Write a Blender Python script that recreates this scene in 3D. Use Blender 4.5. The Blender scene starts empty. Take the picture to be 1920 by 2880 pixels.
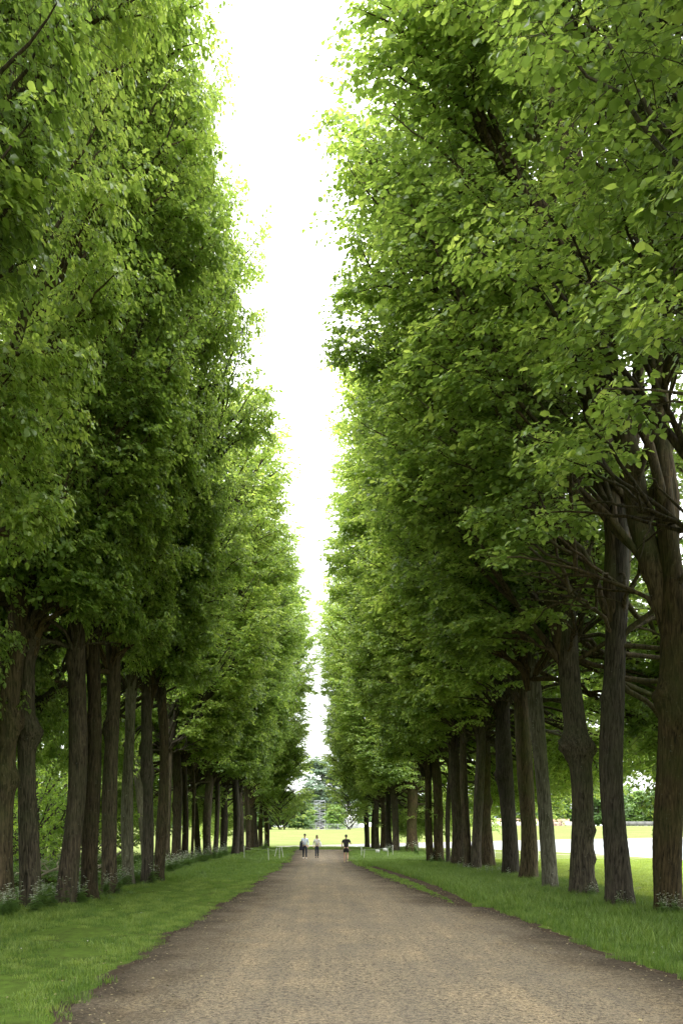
import bpy, math, random
import numpy as np
from mathutils import Vector, Matrix, noise
from mathutils.geometry import delaunay_2d_cdt

C = bpy.context.scene.collection
sc = bpy.context.scene
R_ = math.radians

# ------------------------------------------------------------------ camera
F, HZ, VX, CH = 2240.0, 2325.0, 900.0, 2.3      # focal length / horizon row / vanishing column (photo pixels), eye height
cd = bpy.data.cameras.new('camera'); cam = bpy.data.objects.new('camera', cd); C.objects.link(cam)
cam.location = (0, 0, CH); cam.rotation_euler = (R_(90), 0, 0)
cd.sensor_fit = 'VERTICAL'; cd.sensor_height = 36.0; cd.lens = F / 2880 * 36
cd.shift_y = (HZ - 1440) / 2880; cd.shift_x = (960 - VX) / 2880
cd.clip_start = 0.1; cd.clip_end = 4000
sc.camera = cam

# ------------------------------------------------------------------ sky: bright overcast
w = bpy.data.worlds.new('World'); sc.world = w; w.use_nodes = True
nt = w.node_tree; nt.nodes.clear()
def N(nt, t, **kw):
    n = nt.nodes.new(t)
    for k, v in kw.items(): setattr(n, k, v)
    return n
out = N(nt, 'ShaderNodeOutputWorld'); bg = N(nt, 'ShaderNodeBackground'); bg.inputs['Strength'].default_value = 0.1
sky = N(nt, 'ShaderNodeTexSky', sky_type='NISHITA'); sky.sun_disc = False
sky.sun_elevation = R_(48); sky.sun_rotation = R_(188)
tc = N(nt, 'ShaderNodeTexCoord'); sx = N(nt, 'ShaderNodeSeparateXYZ')
ns = N(nt, 'ShaderNodeTexNoise'); ns.inputs['Scale'].default_value = 2.2; ns.inputs['Detail'].default_value = 5
mr = N(nt, 'ShaderNodeMapRange'); mr.inputs['From Min'].default_value = 0; mr.inputs['From Max'].default_value = 1
mr.inputs['To Min'].default_value = 9.0; mr.inputs['To Max'].default_value = 28.0
m1 = N(nt, 'ShaderNodeMapRange'); m1.inputs['From Min'].default_value = .3; m1.inputs['From Max'].default_value = .7
m1.inputs['To Min'].default_value = .93; m1.inputs['To Max'].default_value = 1.07
mu = N(nt, 'ShaderNodeMath', operation='MULTIPLY')
cl = N(nt, 'ShaderNodeVectorMath', operation='SCALE'); cl.inputs[0].default_value = (.985, .995, 1.0)
mx = N(nt, 'ShaderNodeMix', data_type='RGBA'); mx.inputs['Factor'].default_value = .9
L = nt.links.new
L(tc.outputs['Generated'], sx.inputs[0]); L(sx.outputs['Z'], mr.inputs['Value']); L(tc.outputs['Generated'], ns.inputs['Vector'])
L(ns.outputs['Fac'], m1.inputs['Value']); L(mr.outputs[0], mu.inputs[0]); L(m1.outputs[0], mu.inputs[1]); L(mu.outputs[0], cl.inputs['Scale'])
L(sky.outputs[0], mx.inputs['A']); L(cl.outputs[0], mx.inputs['B']); L(mx.outputs['Result'], bg.inputs['Color']); L(bg.outputs[0], out.inputs[0])

sd = bpy.data.lights.new('sun', 'SUN'); sun = bpy.data.objects.new('sun', sd); C.objects.link(sun)
sd.energy = 1.5; sd.angle = R_(25); sd.color = (1, .97, .9)
# same direction as the sky's sun, clockwise from +Y
az, el = R_(188), R_(48)
dsun = Vector((math.sin(az) * math.cos(el), math.cos(az) * math.cos(el), math.sin(el)))
sun.rotation_euler = dsun.to_track_quat('Z', 'Y').to_euler(); sun.location = (0, -20, 60)

sc.view_settings.view_transform = 'Standard'; sc.view_settings.look = 'None'
sc.view_settings.gamma = 1; sc.view_settings.use_curve_mapping = False
sc.view_settings.exposure = 1.45
sc.render.engine = 'CYCLES'
sc.cycles.max_bounces = 8; sc.cycles.diffuse_bounces = 6; sc.cycles.transmission_bounces = 5
sc.cycles.glossy_bounces = 2; sc.cycles.use_denoising = True; sc.cycles.denoiser = 'OPENIMAGEDENOISE'; sc.cycles.denoising_input_passes = 'RGB_ALBEDO_NORMAL'
sc.cycles.caustics_reflective = False; sc.cycles.caustics_refractive = False

# ------------------------------------------------------------------ helpers
def S(t): t = max(0.0, min(1.0, t)); return t * t * (3 - 2 * t)
def ground_z(x, y):
    return S((y - 150) / 150) * (1.23 + 1.34 * S((x - 8) / 18))
def G(px, py):
    s = (py - HZ) / CH
    return (px - VX) / s, F / s
def at(px, d): return (px - VX) * d / F
def zat(py, d): return CH + (HZ - py) * d / F

def tag(o, label=None, cat=None, group=None, kind=None):
    if label: o['label'] = label
    if cat: o['category'] = cat
    if group: o['group'] = group
    if kind: o['kind'] = kind
    return o
def link(name, data, parent=None, loc=None):
    o = bpy.data.objects.new(name, data); C.objects.link(o)
    if parent: o.parent = parent
    if loc: o.location = loc
    return o
def empty(name, loc=(0, 0, 0), rz=0):
    o = link(name, None, loc=loc); o.rotation_euler.z = rz; o.empty_display_size = .3; return o

def mesh_np(name, parts, mat, attr=None, smooth=False):
    """parts: list of (V (n,3), Fc (m,k)); attr: list of per-face arrays for 'tint'"""
    vs, loops, starts, totals = [], [], [], []
    off = 0; ls = 0
    for V, Fc in parts:
        V = np.asarray(V, float).reshape(-1, 3); Fc = np.asarray(Fc, int)
        vs.append(V); loops.append((Fc + off).ravel()); m, k = Fc.shape
        starts.append(ls + np.arange(m) * k); totals.append(np.full(m, k)); ls += m * k; off += len(V)
    V = np.concatenate(vs); lo = np.concatenate(loops); st = np.concatenate(starts); to = np.concatenate(totals)
    me = bpy.data.meshes.new(name)
    me.vertices.add(len(V)); me.vertices.foreach_set('co', V.astype(np.float32).ravel())
    me.loops.add(len(lo)); me.loops.foreach_set('vertex_index', lo.astype(np.int32))
    me.polygons.add(len(st)); me.polygons.foreach_set('loop_start', st.astype(np.int32))
    me.polygons.foreach_set('loop_total', to.astype(np.int32))
    me.update(calc_edges=True); me.validate()
    if smooth: me.polygons.foreach_set('use_smooth', np.ones(len(st), bool))
    if attr is not None:
        a = me.attributes.new('tint', 'FLOAT', 'FACE'); a.data.foreach_set('value', np.concatenate(attr).astype(np.float32))
    for mm in (mat if isinstance(mat, (list, tuple)) else [mat]): me.materials.append(mm)
    return me

def tubes(P, Rr, sides=4):
    """P (n,k,3), Rr (n,k): n tubes of k points -> V, quads"""
    P = np.asarray(P, float); n, k, _ = P.shape; Rr = np.broadcast_to(np.asarray(Rr, float), (n, k))
    T = np.gradient(P, axis=1); T /= np.linalg.norm(T, axis=2, keepdims=True) + 1e-9
    ref = np.where(np.abs(T[:, :1, 2:3]) > .8, np.array([[[1., 0, 0]]]), np.array([[[0, 0, 1.]]]))
    A = np.cross(T, np.broadcast_to(ref, T.shape)); A /= np.linalg.norm(A, axis=2, keepdims=True) + 1e-9
    B = np.cross(T, A)
    th = np.arange(sides) * 2 * math.pi / sides
    V = P[:, :, None] + Rr[:, :, None, None] * (np.cos(th)[None, None, :, None] * A[:, :, None] + np.sin(th)[None, None, :, None] * B[:, :, None])
    i = np.arange(n)[:, None, None] * k * sides; j = np.arange(k - 1)[None, :, None] * sides; s = np.arange(sides)[None, None, :]; s2 = (s + 1) % sides
    Fc = np.stack([i + j + s, i + j + s2, i + j + sides + s2, i + j + sides + s], -1).reshape(-1, 4)
    return V.reshape(-1, 3), Fc

def tube1(pts, rad, sides=8):
    V, Fc = tubes(np.array([pts], float), np.array([rad], float) if np.ndim(rad) else rad, sides); return V, Fc
def box(x0, x1, y0, y1, z0, z1):
    V = np.array([(x, y, z) for z in (z0, z1) for y in (y0, y1) for x in (x0, x1)], float)
    return V, np.array([(0, 2, 3, 1), (4, 5, 7, 6), (0, 1, 5, 4), (2, 6, 7, 3), (0, 4, 6, 2), (1, 3, 7, 5)])

# ------------------------------------------------------------------ materials
def new_mat(name):
    m = bpy.data.materials.new(name); m.use_nodes = True; nt = m.node_tree
    return m, nt, nt.nodes['Principled BSDF'], nt.links.new
def simple(name, col, rough=.7, metal=0, var=.25, scale=6.0, bump=0):
    m, nt, p, L = new_mat(name)
    tcn = N(nt, 'ShaderNodeTexCoord'); no = N(nt, 'ShaderNodeTexNoise'); no.inputs['Scale'].default_value = scale; no.inputs['Detail'].default_value = 4
    r = N(nt, 'ShaderNodeMix', data_type='RGBA')
    r.inputs['A'].default_value = (*[c * (1 - var) for c in col], 1); r.inputs['B'].default_value = (*[min(1, c * (1 + var)) for c in col], 1)
    L(tcn.outputs['Object'], no.inputs['Vector']); L(no.outputs['Fac'], r.inputs['Factor']); L(r.outputs['Result'], p.inputs['Base Color'])
    p.inputs['Roughness'].default_value = rough; p.inputs['Metallic'].default_value = metal
    if bump:
        b = N(nt, 'ShaderNodeBump'); b.inputs['Strength'].default_value = bump; b.inputs['Distance'].default_value = .02
        L(no.outputs['Fac'], b.inputs['Height']); L(b.outputs[0], p.inputs['Normal'])
    return m
def ramp(nt, stops):
    r = N(nt, 'ShaderNodeValToRGB'); e = r.color_ramp.elements
    while len(e) < len(stops): e.new(.5)
    for el_, (p, c) in zip(e, stops): el_.position = p; el_.color = (*c, 1)
    return r
def leaf_mat(name, dark, mid, light, trans=.42, tmul=1.9, rough=.42):
    m, nt, p, L = new_mat(name)
    a = N(nt, 'ShaderNodeAttribute', attribute_name='tint'); oi = N(nt, 'ShaderNodeObjectInfo')
    ad = N(nt, 'ShaderNodeMath', operation='MULTIPLY_ADD'); L(oi.outputs['Random'], ad.inputs[0]); ad.inputs[1].default_value = .34; sb = N(nt, 'ShaderNodeMath', operation='SUBTRACT'); L(a.outputs['Fac'], sb.inputs[0]); sb.inputs[1].default_value = .08; L(sb.outputs[0], ad.inputs[2])
    r = ramp(nt, [(.05, dark), (.5, mid), (1.1 if False else 1.0, light)]); L(ad.outputs[0], r.inputs[0])
    L(r.outputs[0], p.inputs['Base Color']); p.inputs['Roughness'].default_value = rough
    p.inputs['Specular IOR Level'].default_value = .6
    tr = N(nt, 'ShaderNodeBsdfTranslucent'); mul = N(nt, 'ShaderNodeMix', data_type='RGBA', blend_type='MULTIPLY')
    mul.inputs['Factor'].default_value = 1; mul.inputs['B'].default_value = (tmul * 1.08, tmul, tmul * .6, 1)
    L(r.outputs[0], mul.inputs['A']); L(mul.outputs['Result'], tr.inputs['Color'])
    ms = N(nt, 'ShaderNodeMixShader'); ms.inputs[0].default_value = trans
    L(p.outputs[0], ms.inputs[1]); L(tr.outputs[0], ms.inputs[2]); L(ms.outputs[0], nt.nodes['Material Output'].inputs['Surface'])
    return m
M = {}
M['leaf'] = leaf_mat('lime_leaf', (.09, .15, .04), (.18, .27, .07), (.38, .47, .15), trans=.48, tmul=2.35, rough=.36)
M['leaf_wood'] = leaf_mat('wood_leaf', (.06, .115, .025), (.14, .23, .045), (.25, .35, .07), trans=.6, tmul=2.3)
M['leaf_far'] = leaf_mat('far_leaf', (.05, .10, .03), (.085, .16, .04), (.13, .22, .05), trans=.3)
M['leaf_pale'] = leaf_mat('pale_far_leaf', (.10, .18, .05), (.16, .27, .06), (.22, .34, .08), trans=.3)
M['leaf_haze'] = leaf_mat('hazed_far_leaf', (.09, .14, .10), (.12, .18, .12), (.16, .22, .14), trans=.2)  # haze of distance is put into this blue-grey leaf colour
M['grass'] = leaf_mat('grass_blade', (.055, .105, .018), (.115, .205, .028), (.23, .31, .065), trans=.35, tmul=1.6, rough=.5)
M['herb'] = leaf_mat('herb_leaf', (.06, .12, .03), (.10, .19, .04), (.16, .26, .06), trans=.35, tmul=1.5)
M['flower'] = simple('umbel_white', (.62, .64, .55), .8, var=.1)
M['stem'] = simple('green_stem', (.10, .16, .04), .6)

def bark_mat(name, dark, light, moss=.35, lichen=.2):
    m, nt, p, L = new_mat(name)
    tcn = N(nt, 'ShaderNodeTexCoord'); mp = N(nt, 'ShaderNodeMapping'); mp.inputs['Scale'].default_value = (14, 14, 1.6)
    L(tcn.outputs['Object'], mp.inputs['Vector'])
    no = N(nt, 'ShaderNodeTexNoise'); no.inputs['Scale'].default_value = 1.6; no.inputs['Detail'].default_value = 7; no.inputs['Distortion'].default_value = .8
    L(mp.outputs[0], no.inputs['Vector'])
    r = ramp(nt, [(.33, dark), (.68, light)]); L(no.outputs['Fac'], r.inputs[0])
    big = N(nt, 'ShaderNodeTexNoise'); big.inputs['Scale'].default_value = .9; big.inputs['Detail'].default_value = 6; L(tcn.outputs['Object'], big.inputs['Vector'])
    mr_ = N(nt, 'ShaderNodeMapRange'); mr_.inputs['From Min'].default_value = .45; mr_.inputs['From Max'].default_value = .7; mr_.inputs['To Max'].default_value = moss
    L(big.outputs['Fac'], mr_.inputs['Value'])
    mx_ = N(nt, 'ShaderNodeMix', data_type='RGBA'); mx_.inputs['B'].default_value = (.05, .062, .02, 1)
    L(mr_.outputs[0], mx_.inputs['Factor']); L(r.outputs[0], mx_.inputs['A'])
    vo = N(nt, 'ShaderNodeTexNoise'); vo.inputs['Scale'].default_value = 13; vo.inputs['Detail'].default_value = 3; L(tcn.outputs['Object'], vo.inputs['Vector'])
    ml = N(nt, 'ShaderNodeMapRange'); ml.inputs['From Min'].default_value = .66; ml.inputs['From Max'].default_value = .74; ml.inputs['To Max'].default_value = lichen
    L(vo.outputs['Fac'], ml.inputs['Value'])
    mz = N(nt, 'ShaderNodeMix', data_type='RGBA'); mz.inputs['B'].default_value = (.30, .32, .26, 1)
    L(ml.outputs[0], mz.inputs['Factor']); L(mx_.outputs['Result'], mz.inputs['A']); L(mz.outputs['Result'], p.inputs['Base Color'])
    oi = N(nt, 'ShaderNodeObjectInfo'); hv = N(nt, 'ShaderNodeMapRange'); hv.inputs['To Min'].default_value = .6; hv.inputs['To Max'].default_value = 1.35; L(oi.outputs['Random'], hv.inputs['Value'])
    hs_ = N(nt, 'ShaderNodeHueSaturation'); L(hv.outputs[0], hs_.inputs['Value']); L(mz.outputs['Result'], hs_.inputs['Color'])
    fm_ = N(nt, 'ShaderNodeMath', operation='MULTIPLY_ADD'); L(oi.outputs['Random'], fm_.inputs[0]); fm_.inputs[1].default_value = 7.0; fm_.inputs[2].default_value = 0; fr2 = N(nt, 'ShaderNodeMath', operation='FRACT'); L(fm_.outputs[0], fr2.inputs[0])
    sv = N(nt, 'ShaderNodeMapRange'); sv.inputs['To Min'].default_value = .65; sv.inputs['To Max'].default_value = 1.2; L(fr2.outputs[0], sv.inputs['Value']); L(sv.outputs[0], hs_.inputs['Saturation'])
    L(hs_.outputs[0], p.inputs['Base Color'])
    b = N(nt, 'ShaderNodeBump'); b.inputs['Strength'].default_value = .8; b.inputs['Distance'].default_value = .025
    L(no.outputs['Fac'], b.inputs['Height']); L(b.outputs[0], p.inputs['Normal'])
    p.inputs['Roughness'].default_value = .9; p.inputs['Specular IOR Level'].default_value = .2
    return m
M['bark'] = bark_mat('lime_bark', (.014, .011, .007), (.115, .086, .050), moss=.6)
M['bark_pale'] = bark_mat('pale_lichened_bark', (.05, .046, .03), (.20, .185, .135), moss=.25, lichen=.85)
M['bark_twig'] = simple('twig_bark', (.045, .035, .023), .85, var=.35)
M['dead'] = simple('dead_wood', (.34, .29, .23), .85, var=.3)

def ground_mat(name, cols, s1=.35, s2=9.0, bump=.5, rough=.95, fine=60):
    m, nt, p, L = new_mat(name)
    tcn = N(nt, 'ShaderNodeNewGeometry')
    a = N(nt, 'ShaderNodeTexNoise'); a.inputs['Scale'].default_value = s1; a.inputs['Detail'].default_value = 6; a.inputs['Roughness'].default_value = .65
    b_ = N(nt, 'ShaderNodeTexNoise'); b_.inputs['Scale'].default_value = s2; b_.inputs['Detail'].default_value = 6
    c = N(nt, 'ShaderNodeTexNoise'); c.inputs['Scale'].default_value = fine; c.inputs['Detail'].default_value = 2
    for q in (a, b_, c): L(tcn.outputs['Position'], q.inputs['Vector'])
    ad = N(nt, 'ShaderNodeMath', operation='ADD'); L(a.outputs['Fac'], ad.inputs[0]); L(b_.outputs['Fac'], ad.inputs[1])
    ad2 = N(nt, 'ShaderNodeMath', operation='ADD'); L(ad.outputs[0], ad2.inputs[0]); L(c.outputs['Fac'], ad2.inputs[1])
    dv = N(nt, 'ShaderNodeMath', operation='DIVIDE'); L(ad2.outputs[0], dv.inputs[0]); dv.inputs[1].default_value = 3
    r = ramp(nt, cols); L(dv.outputs[0], r.inputs[0]); L(r.outputs[0], p.inputs['Base Color'])
    bm = N(nt, 'ShaderNodeBump'); bm.inputs['Strength'].default_value = bump; bm.inputs['Distance'].default_value = .03
    L(dv.outputs[0], bm.inputs['Height']); L(bm.outputs[0], p.inputs['Normal']); p.inputs['Roughness'].default_value = 1.0
    p.inputs['Specular IOR Level'].default_value = 0.0
    return m
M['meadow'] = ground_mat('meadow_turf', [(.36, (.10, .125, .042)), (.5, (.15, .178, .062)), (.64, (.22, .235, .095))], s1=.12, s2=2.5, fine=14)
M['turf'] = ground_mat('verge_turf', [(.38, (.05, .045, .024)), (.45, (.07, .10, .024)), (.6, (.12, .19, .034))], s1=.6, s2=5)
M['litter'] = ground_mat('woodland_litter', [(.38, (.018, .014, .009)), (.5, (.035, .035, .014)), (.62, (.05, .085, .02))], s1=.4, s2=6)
M['soil'] = ground_mat('damp_soil', [(.36, (.03, .024, .018)), (.5, (.065, .05, .037)), (.64, (.12, .095, .07))], s1=.8, s2=12)
M['sand'] = ground_mat('pale_sand', [(.36, (.42, .34, .28)), (.64, (.6, .5, .42))], s1=.1, s2=1)

def path_mat():
    m, nt, p, L = new_mat('gravel_path')
    g = N(nt, 'ShaderNodeNewGeometry'); pos = g.outputs['Position']
    def no(scale, det=5, vec=None, rough=.6):
        n_ = N(nt, 'ShaderNodeTexNoise'); n_.inputs['Scale'].default_value = scale; n_.inputs['Detail'].default_value = det; n_.inputs['Roughness'].default_value = rough
        L(vec or pos, n_.inputs['Vector']); return n_
    mp = N(nt, 'ShaderNodeMapping'); mp.inputs['Scale'].default_value = (.9, .16, 1); L(pos, mp.inputs['Vector'])
    streak = no(1.0, 5, mp.outputs[0]); patch = no(.8, 6); fine = no(14, 8, rough=.85); grit = no(45, 4, rough=.9)
    base = ramp(nt, [(.38, (.175, .153, .127)), (.5, (.225, .19, .147)), (.62, (.31, .25, .178))])
    ad = N(nt, 'ShaderNodeMath', operation='ADD'); L(streak.outputs['Fac'], ad.inputs[0]); L(patch.outputs['Fac'], ad.inputs[1])
    mp3 = N(nt, 'ShaderNodeMapping'); mp3.inputs['Scale'].default_value = (1.5, .022, 1); L(pos, mp3.inputs['Vector']); trk = no(1.3, 3, mp3.outputs[0])
    ad3 = N(nt, 'ShaderNodeMath', operation='ADD'); L(ad.outputs[0], ad3.inputs[0]); L(trk.outputs['Fac'], ad3.inputs[1]); ad = ad3
    hf = N(nt, 'ShaderNodeMath', operation='MULTIPLY'); hf.inputs[1].default_value = .3333; L(ad.outputs[0], hf.inputs[0]); L(hf.outputs[0], base.inputs[0])
    # gritty stones
    fr = ramp(nt, [(.40, (.35, .33, .31)), (.5, (1, 1, 1)), (.62, (1.45, 1.38, 1.2))]); L(fine.outputs['Fac'], fr.inputs[0])
    gr = ramp(nt, [(.40, (.3, .28, .27)), (.5, (1, 1, 1)), (.62, (1.5, 1.42, 1.25))]); L(grit.outputs['Fac'], gr.inputs[0])
    a1 = N(nt, 'ShaderNodeMix', data_type='RGBA', blend_type='MULTIPLY'); a1.inputs['Factor'].default_value = .95
    L(base.outputs[0], a1.inputs['A']); L(fr.outputs[0], a1.inputs['B'])
    a2 = N(nt, 'ShaderNodeMix', data_type='RGBA', blend_type='MULTIPLY'); a2.inputs['Factor'].default_value = 1.0
    L(a1.outputs['Result'], a2.inputs['A']); L(gr.outputs[0], a2.inputs['B'])
    mpw = N(nt, 'ShaderNodeMapping'); mpw.inputs['Scale'].default_value = (.8, .35, 1); mpw.inputs['Location'].default_value = (3.1, 1.7, 0); L(pos, mpw.inputs['Vector'])
    wn = no(.9, 5, mpw.outputs[0], .65); wm2 = N(nt, 'ShaderNodeMapRange'); wm2.inputs['From Min'].default_value = .47; wm2.inputs['From Max'].default_value = .60; wm2.inputs['To Max'].default_value = .30; L(wn.outputs['Fac'], wm2.inputs['Value'])
    aw = N(nt, 'ShaderNodeMix', data_type='RGBA'); aw.inputs['B'].default_value = (.15, .130, .108, 1); L(wm2.outputs[0], aw.inputs['Factor']); L(a2.outputs['Result'], aw.inputs['A']); a2 = aw
    # worn soil towards both edges: attribute 'tint' holds distance from the edge
    at_ = N(nt, 'ShaderNodeAttribute', attribute_name='edge')
    e1 = N(nt, 'ShaderNodeMath', operation='MULTIPLY_ADD'); L(patch.outputs['Fac'], e1.inputs[0]); e1.inputs[1].default_value = -3.0; L(at_.outputs['Fac'], e1.inputs[2])
    e2 = N(nt, 'ShaderNodeMapRange'); e2.inputs['From Min'].default_value = -1.45; e2.inputs['From Max'].default_value = .15; e2.inputs['To Min'].default_value = .95; e2.inputs['To Max'].default_value = 0
    L(e1.outputs[0], e2.inputs['Value'])
    a3 = N(nt, 'ShaderNodeMix', data_type='RGBA'); so = ramp(nt, [(.35, (.028, .023, .018)), (.6, (.085, .067, .050))]); L(fine.outputs['Fac'], so.inputs[0])
    L(e2.outputs[0], a3.inputs['Factor']); L(a2.outputs['Result'], a3.inputs['A']); L(so.outputs[0], a3.inputs['B'])
    # dark damp scuffs lying across the path
    mp2 = N(nt, 'ShaderNodeMapping'); mp2.inputs['Scale'].default_value = (.7, 3.2, 1); L(pos, mp2.inputs['Vector'])
    sc_ = no(1.6, 6, mp2.outputs[0], .7); sr = N(nt, 'ShaderNodeMapRange'); sr.inputs['From Min'].default_value = .60; sr.inputs['From Max'].default_value = .70; sr.inputs['To Max'].default_value = .55
    L(sc_.outputs['Fac'], sr.inputs['Value'])
    a4 = N(nt, 'ShaderNodeMix', data_type='RGBA'); a4.inputs['B'].default_value = (.085, .078, .07, 1); L(sr.outputs[0], a4.inputs['Factor']); L(a3.outputs['Result'], a4.inputs['A'])
    L(a4.outputs['Result'], p.inputs['Base Color']); p.inputs['Roughness'].default_value = 1.0; p.inputs['Specular IOR Level'].default_value = .03
    b1 = N(nt, 'ShaderNodeBump'); b1.inputs['Strength'].default_value = .6; b1.inputs['Distance'].default_value = .012; L(fine.outputs['Fac'], b1.inputs['Height'])
    b2 = N(nt, 'ShaderNodeBump'); b2.inputs['Strength'].default_value = .5; b2.inputs['Distance'].default_value = .05; L(patch.outputs['Fac'], b2.inputs['Height']); L(b1.outputs[0], b2.inputs['Normal'])
    L(b2.outputs[0], p.inputs['Normal'])
    return m
M['path'] = path_mat()
def water_mat():
    m, nt, p, L = new_mat('canal_water')
    g = N(nt, 'ShaderNodeNewGeometry'); n_ = N(nt, 'ShaderNodeTexNoise'); n_.inputs['Scale'].default_value = 2.5; n_.inputs['Detail'].default_value = 4
    L(g.outputs['Position'], n_.inputs['Vector'])
    b = N(nt, 'ShaderNodeBump'); b.inputs['Strength'].default_value = .5; b.inputs['Distance'].default_value = .05; L(n_.outputs['Fac'], b.inputs['Height']); L(b.outputs[0], p.inputs['Normal'])
    p.inputs['Base Color'].default_value = (.10, .115, .11, 1); p.inputs['Roughness'].default_value = .45; p.inputs['Specular IOR Level'].default_value = 1.0
    return m
M['water'] = water_mat()
M['stone'] = simple('coping_stone', (.42, .39, .33), .85, var=.2, scale=2)
M['pale_wall'] = simple('pale_render', (.58, .53, .48), .85, var=.12, scale=.6)
M['brick'] = simple('red_brown_timber', (.42, .27, .20), .85, var=.35, scale=1.2)
M['white'] = simple('white_paint', (.78, .78, .76), .55, var=.06)
M['blue_grey'] = simple('blue_grey_cladding', (.28, .36, .50), .5, var=.12, scale=.5)
M['slate'] = simple('slate_dark', (.10, .11, .12), .6)
M['steel'] = simple('galvanised_steel', (.36, .37, .40), .45, metal=.4, var=.12)
M['glass'] = simple('dark_glass', (.10, .12, .14), .15, var=.1)
M['post'] = simple('whitewashed_post', (.62, .62, .56), .75, var=.15)
M['rope'] = simple('white_rope', (.6, .6, .55), .8)
M['darkfence'] = simple('weathered_fence', (.13, .13, .125), .8)
M['stone_small'] = simple('pebble', (.22, .18, .135), .85, var=.4, scale=1.3)

# ------------------------------------------------------------------ ground, water, path
random.seed(4)
water_poly = [(-5.2, 92.4), (5.7, 105), (41.6, 140), (75, 166), (130, 210), (220, 250), (220, 22), (60, 22), (30, 36), (26, 46), (25, 55), (23, 67), (20.6, 75), (17.6, 80.5), (13.7, 86), (9.3, 89.4), (4, 89.8), (-2.5, 90.2)]
def densify(poly, step):
    o = []
    for i, a in enumerate(poly):
        b = poly[(i + 1) % len(poly)]; n = max(1, int(math.dist(a, b) / step))
        for k in range(n): o.append((a[0] + (b[0] - a[0]) * k / n, a[1] + (b[1] - a[1]) * k / n))
    return o
def inside(p, poly):
    c = False; j = len(poly) - 1
    for i in range(len(poly)):
        if (poly[i][1] > p[1]) != (poly[j][1] > p[1]) and p[0] < (poly[j][0] - poly[i][0]) * (p[1] - poly[i][1]) / (poly[j][1] - poly[i][1]) + poly[i][0]: c = not c
        j = i
    return c
def cdt_mesh(name, outer, holes, extra, mat, z=0.0, hfun=None):
    pts = [Vector(p) for p in outer]; faces = [list(range(len(outer)))]
    for h in holes:
        k = len(pts); pts += [Vector(p) for p in h]; faces.append(list(range(k, len(pts))))
    pts += [Vector(p) for p in extra]
    cons = []
    for fc in faces: cons += [(fc[i], fc[(i + 1) % len(fc)]) for i in range(len(fc))]
    v, e, f, ov, oe, of = delaunay_2d_cdt(pts, cons, [], 0, 1e-4)
    V = np.array([(q.x, q.y, z + (hfun(q.x, q.y) if hfun else 0)) for q in v])
    Fk = []
    for i, t in enumerate(f):
        t = list(t); cen = ((v[t[0]].x + v[t[1]].x + v[t[2]].x) / 3, (v[t[0]].y + v[t[1]].y + v[t[2]].y) / 3)
        if any(inside(cen, h) for h in holes): continue
        a, b, c = V[t[0]], V[t[1]], V[t[2]]
        if (b[0] - a[0]) * (c[1] - a[1]) - (b[1] - a[1]) * (c[0] - a[0]) < 0: t = t[::-1]
        Fk.append(t)
    return mesh_np(name, [(V, np.array(Fk))], mat, smooth=True)
wp = densify(water_poly, 6)
B = 1800
extra = [(x + random.uniform(-2, 2), y + random.uniform(-2, 2)) for x in range(-160, 260, 12) for y in range(-30, 420, 12) if not inside((x, y), wp)]
g = link('ground', cdt_mesh('ground', [(-B, -B), (B, -B), (B, B), (-B, B)], [wp], extra, M['meadow'], hfun=ground_z)); tag(g, kind='structure')
wv = mesh_np('water', [(np.array([(-12, 15, -.2), (240, 15, -.2), (240, 270, -.2), (-12, 270, -.2)]), np.array([(0, 1, 2, 3)]))], M['water'])
tag(link('water', wv), kind='structure')
# stone edging round the canal, one run along each bank
def edging(name, line, wd, z0, z1):
    line = [Vector(p) for p in line]; V = []; Fk = []
    for i, p in enumerate(line):
        t = (line[min(i + 1, len(line) - 1)] - line[max(i - 1, 0)]).normalized(); n = Vector((-t.y, t.x)) * wd / 2; gz = ground_z(p.x, p.y)
        for s, z in ((-1, z0), (-1, z1), (1, z1), (1, z0)): V.append((p.x + s * n.x, p.y + s * n.y, gz + z))
    for i in range(len(line) - 1):
        for k in range(4): a = i * 4 + k; b = i * 4 + (k + 1) % 4; Fk.append((a, b, b + 4, a + 4))
    o = link(name, mesh_np(name, [(np.array(V), np.array(Fk))], M['stone'])); tag(o, kind='structure')
far = [p for p in densify(water_poly[:6], 4)][:48]
edging('canal_kerb_far', far, .35, -.9, .03)
near = densify([(60, 22), (30, 36), (26, 46), (25, 55), (23, 67), (20.6, 75), (17.6, 80.5), (13.7, 86), (9.3, 89.4), (4, 89.8), (-2.5, 90.2), (-5.2, 92.4)], 3)[:-2]
edging('canal_kerb_near', near, .28, -.9, .012)

def nz(x, y, s=1.0): return noise.noise(Vector((x * s, y * s, 3.7)))
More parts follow.
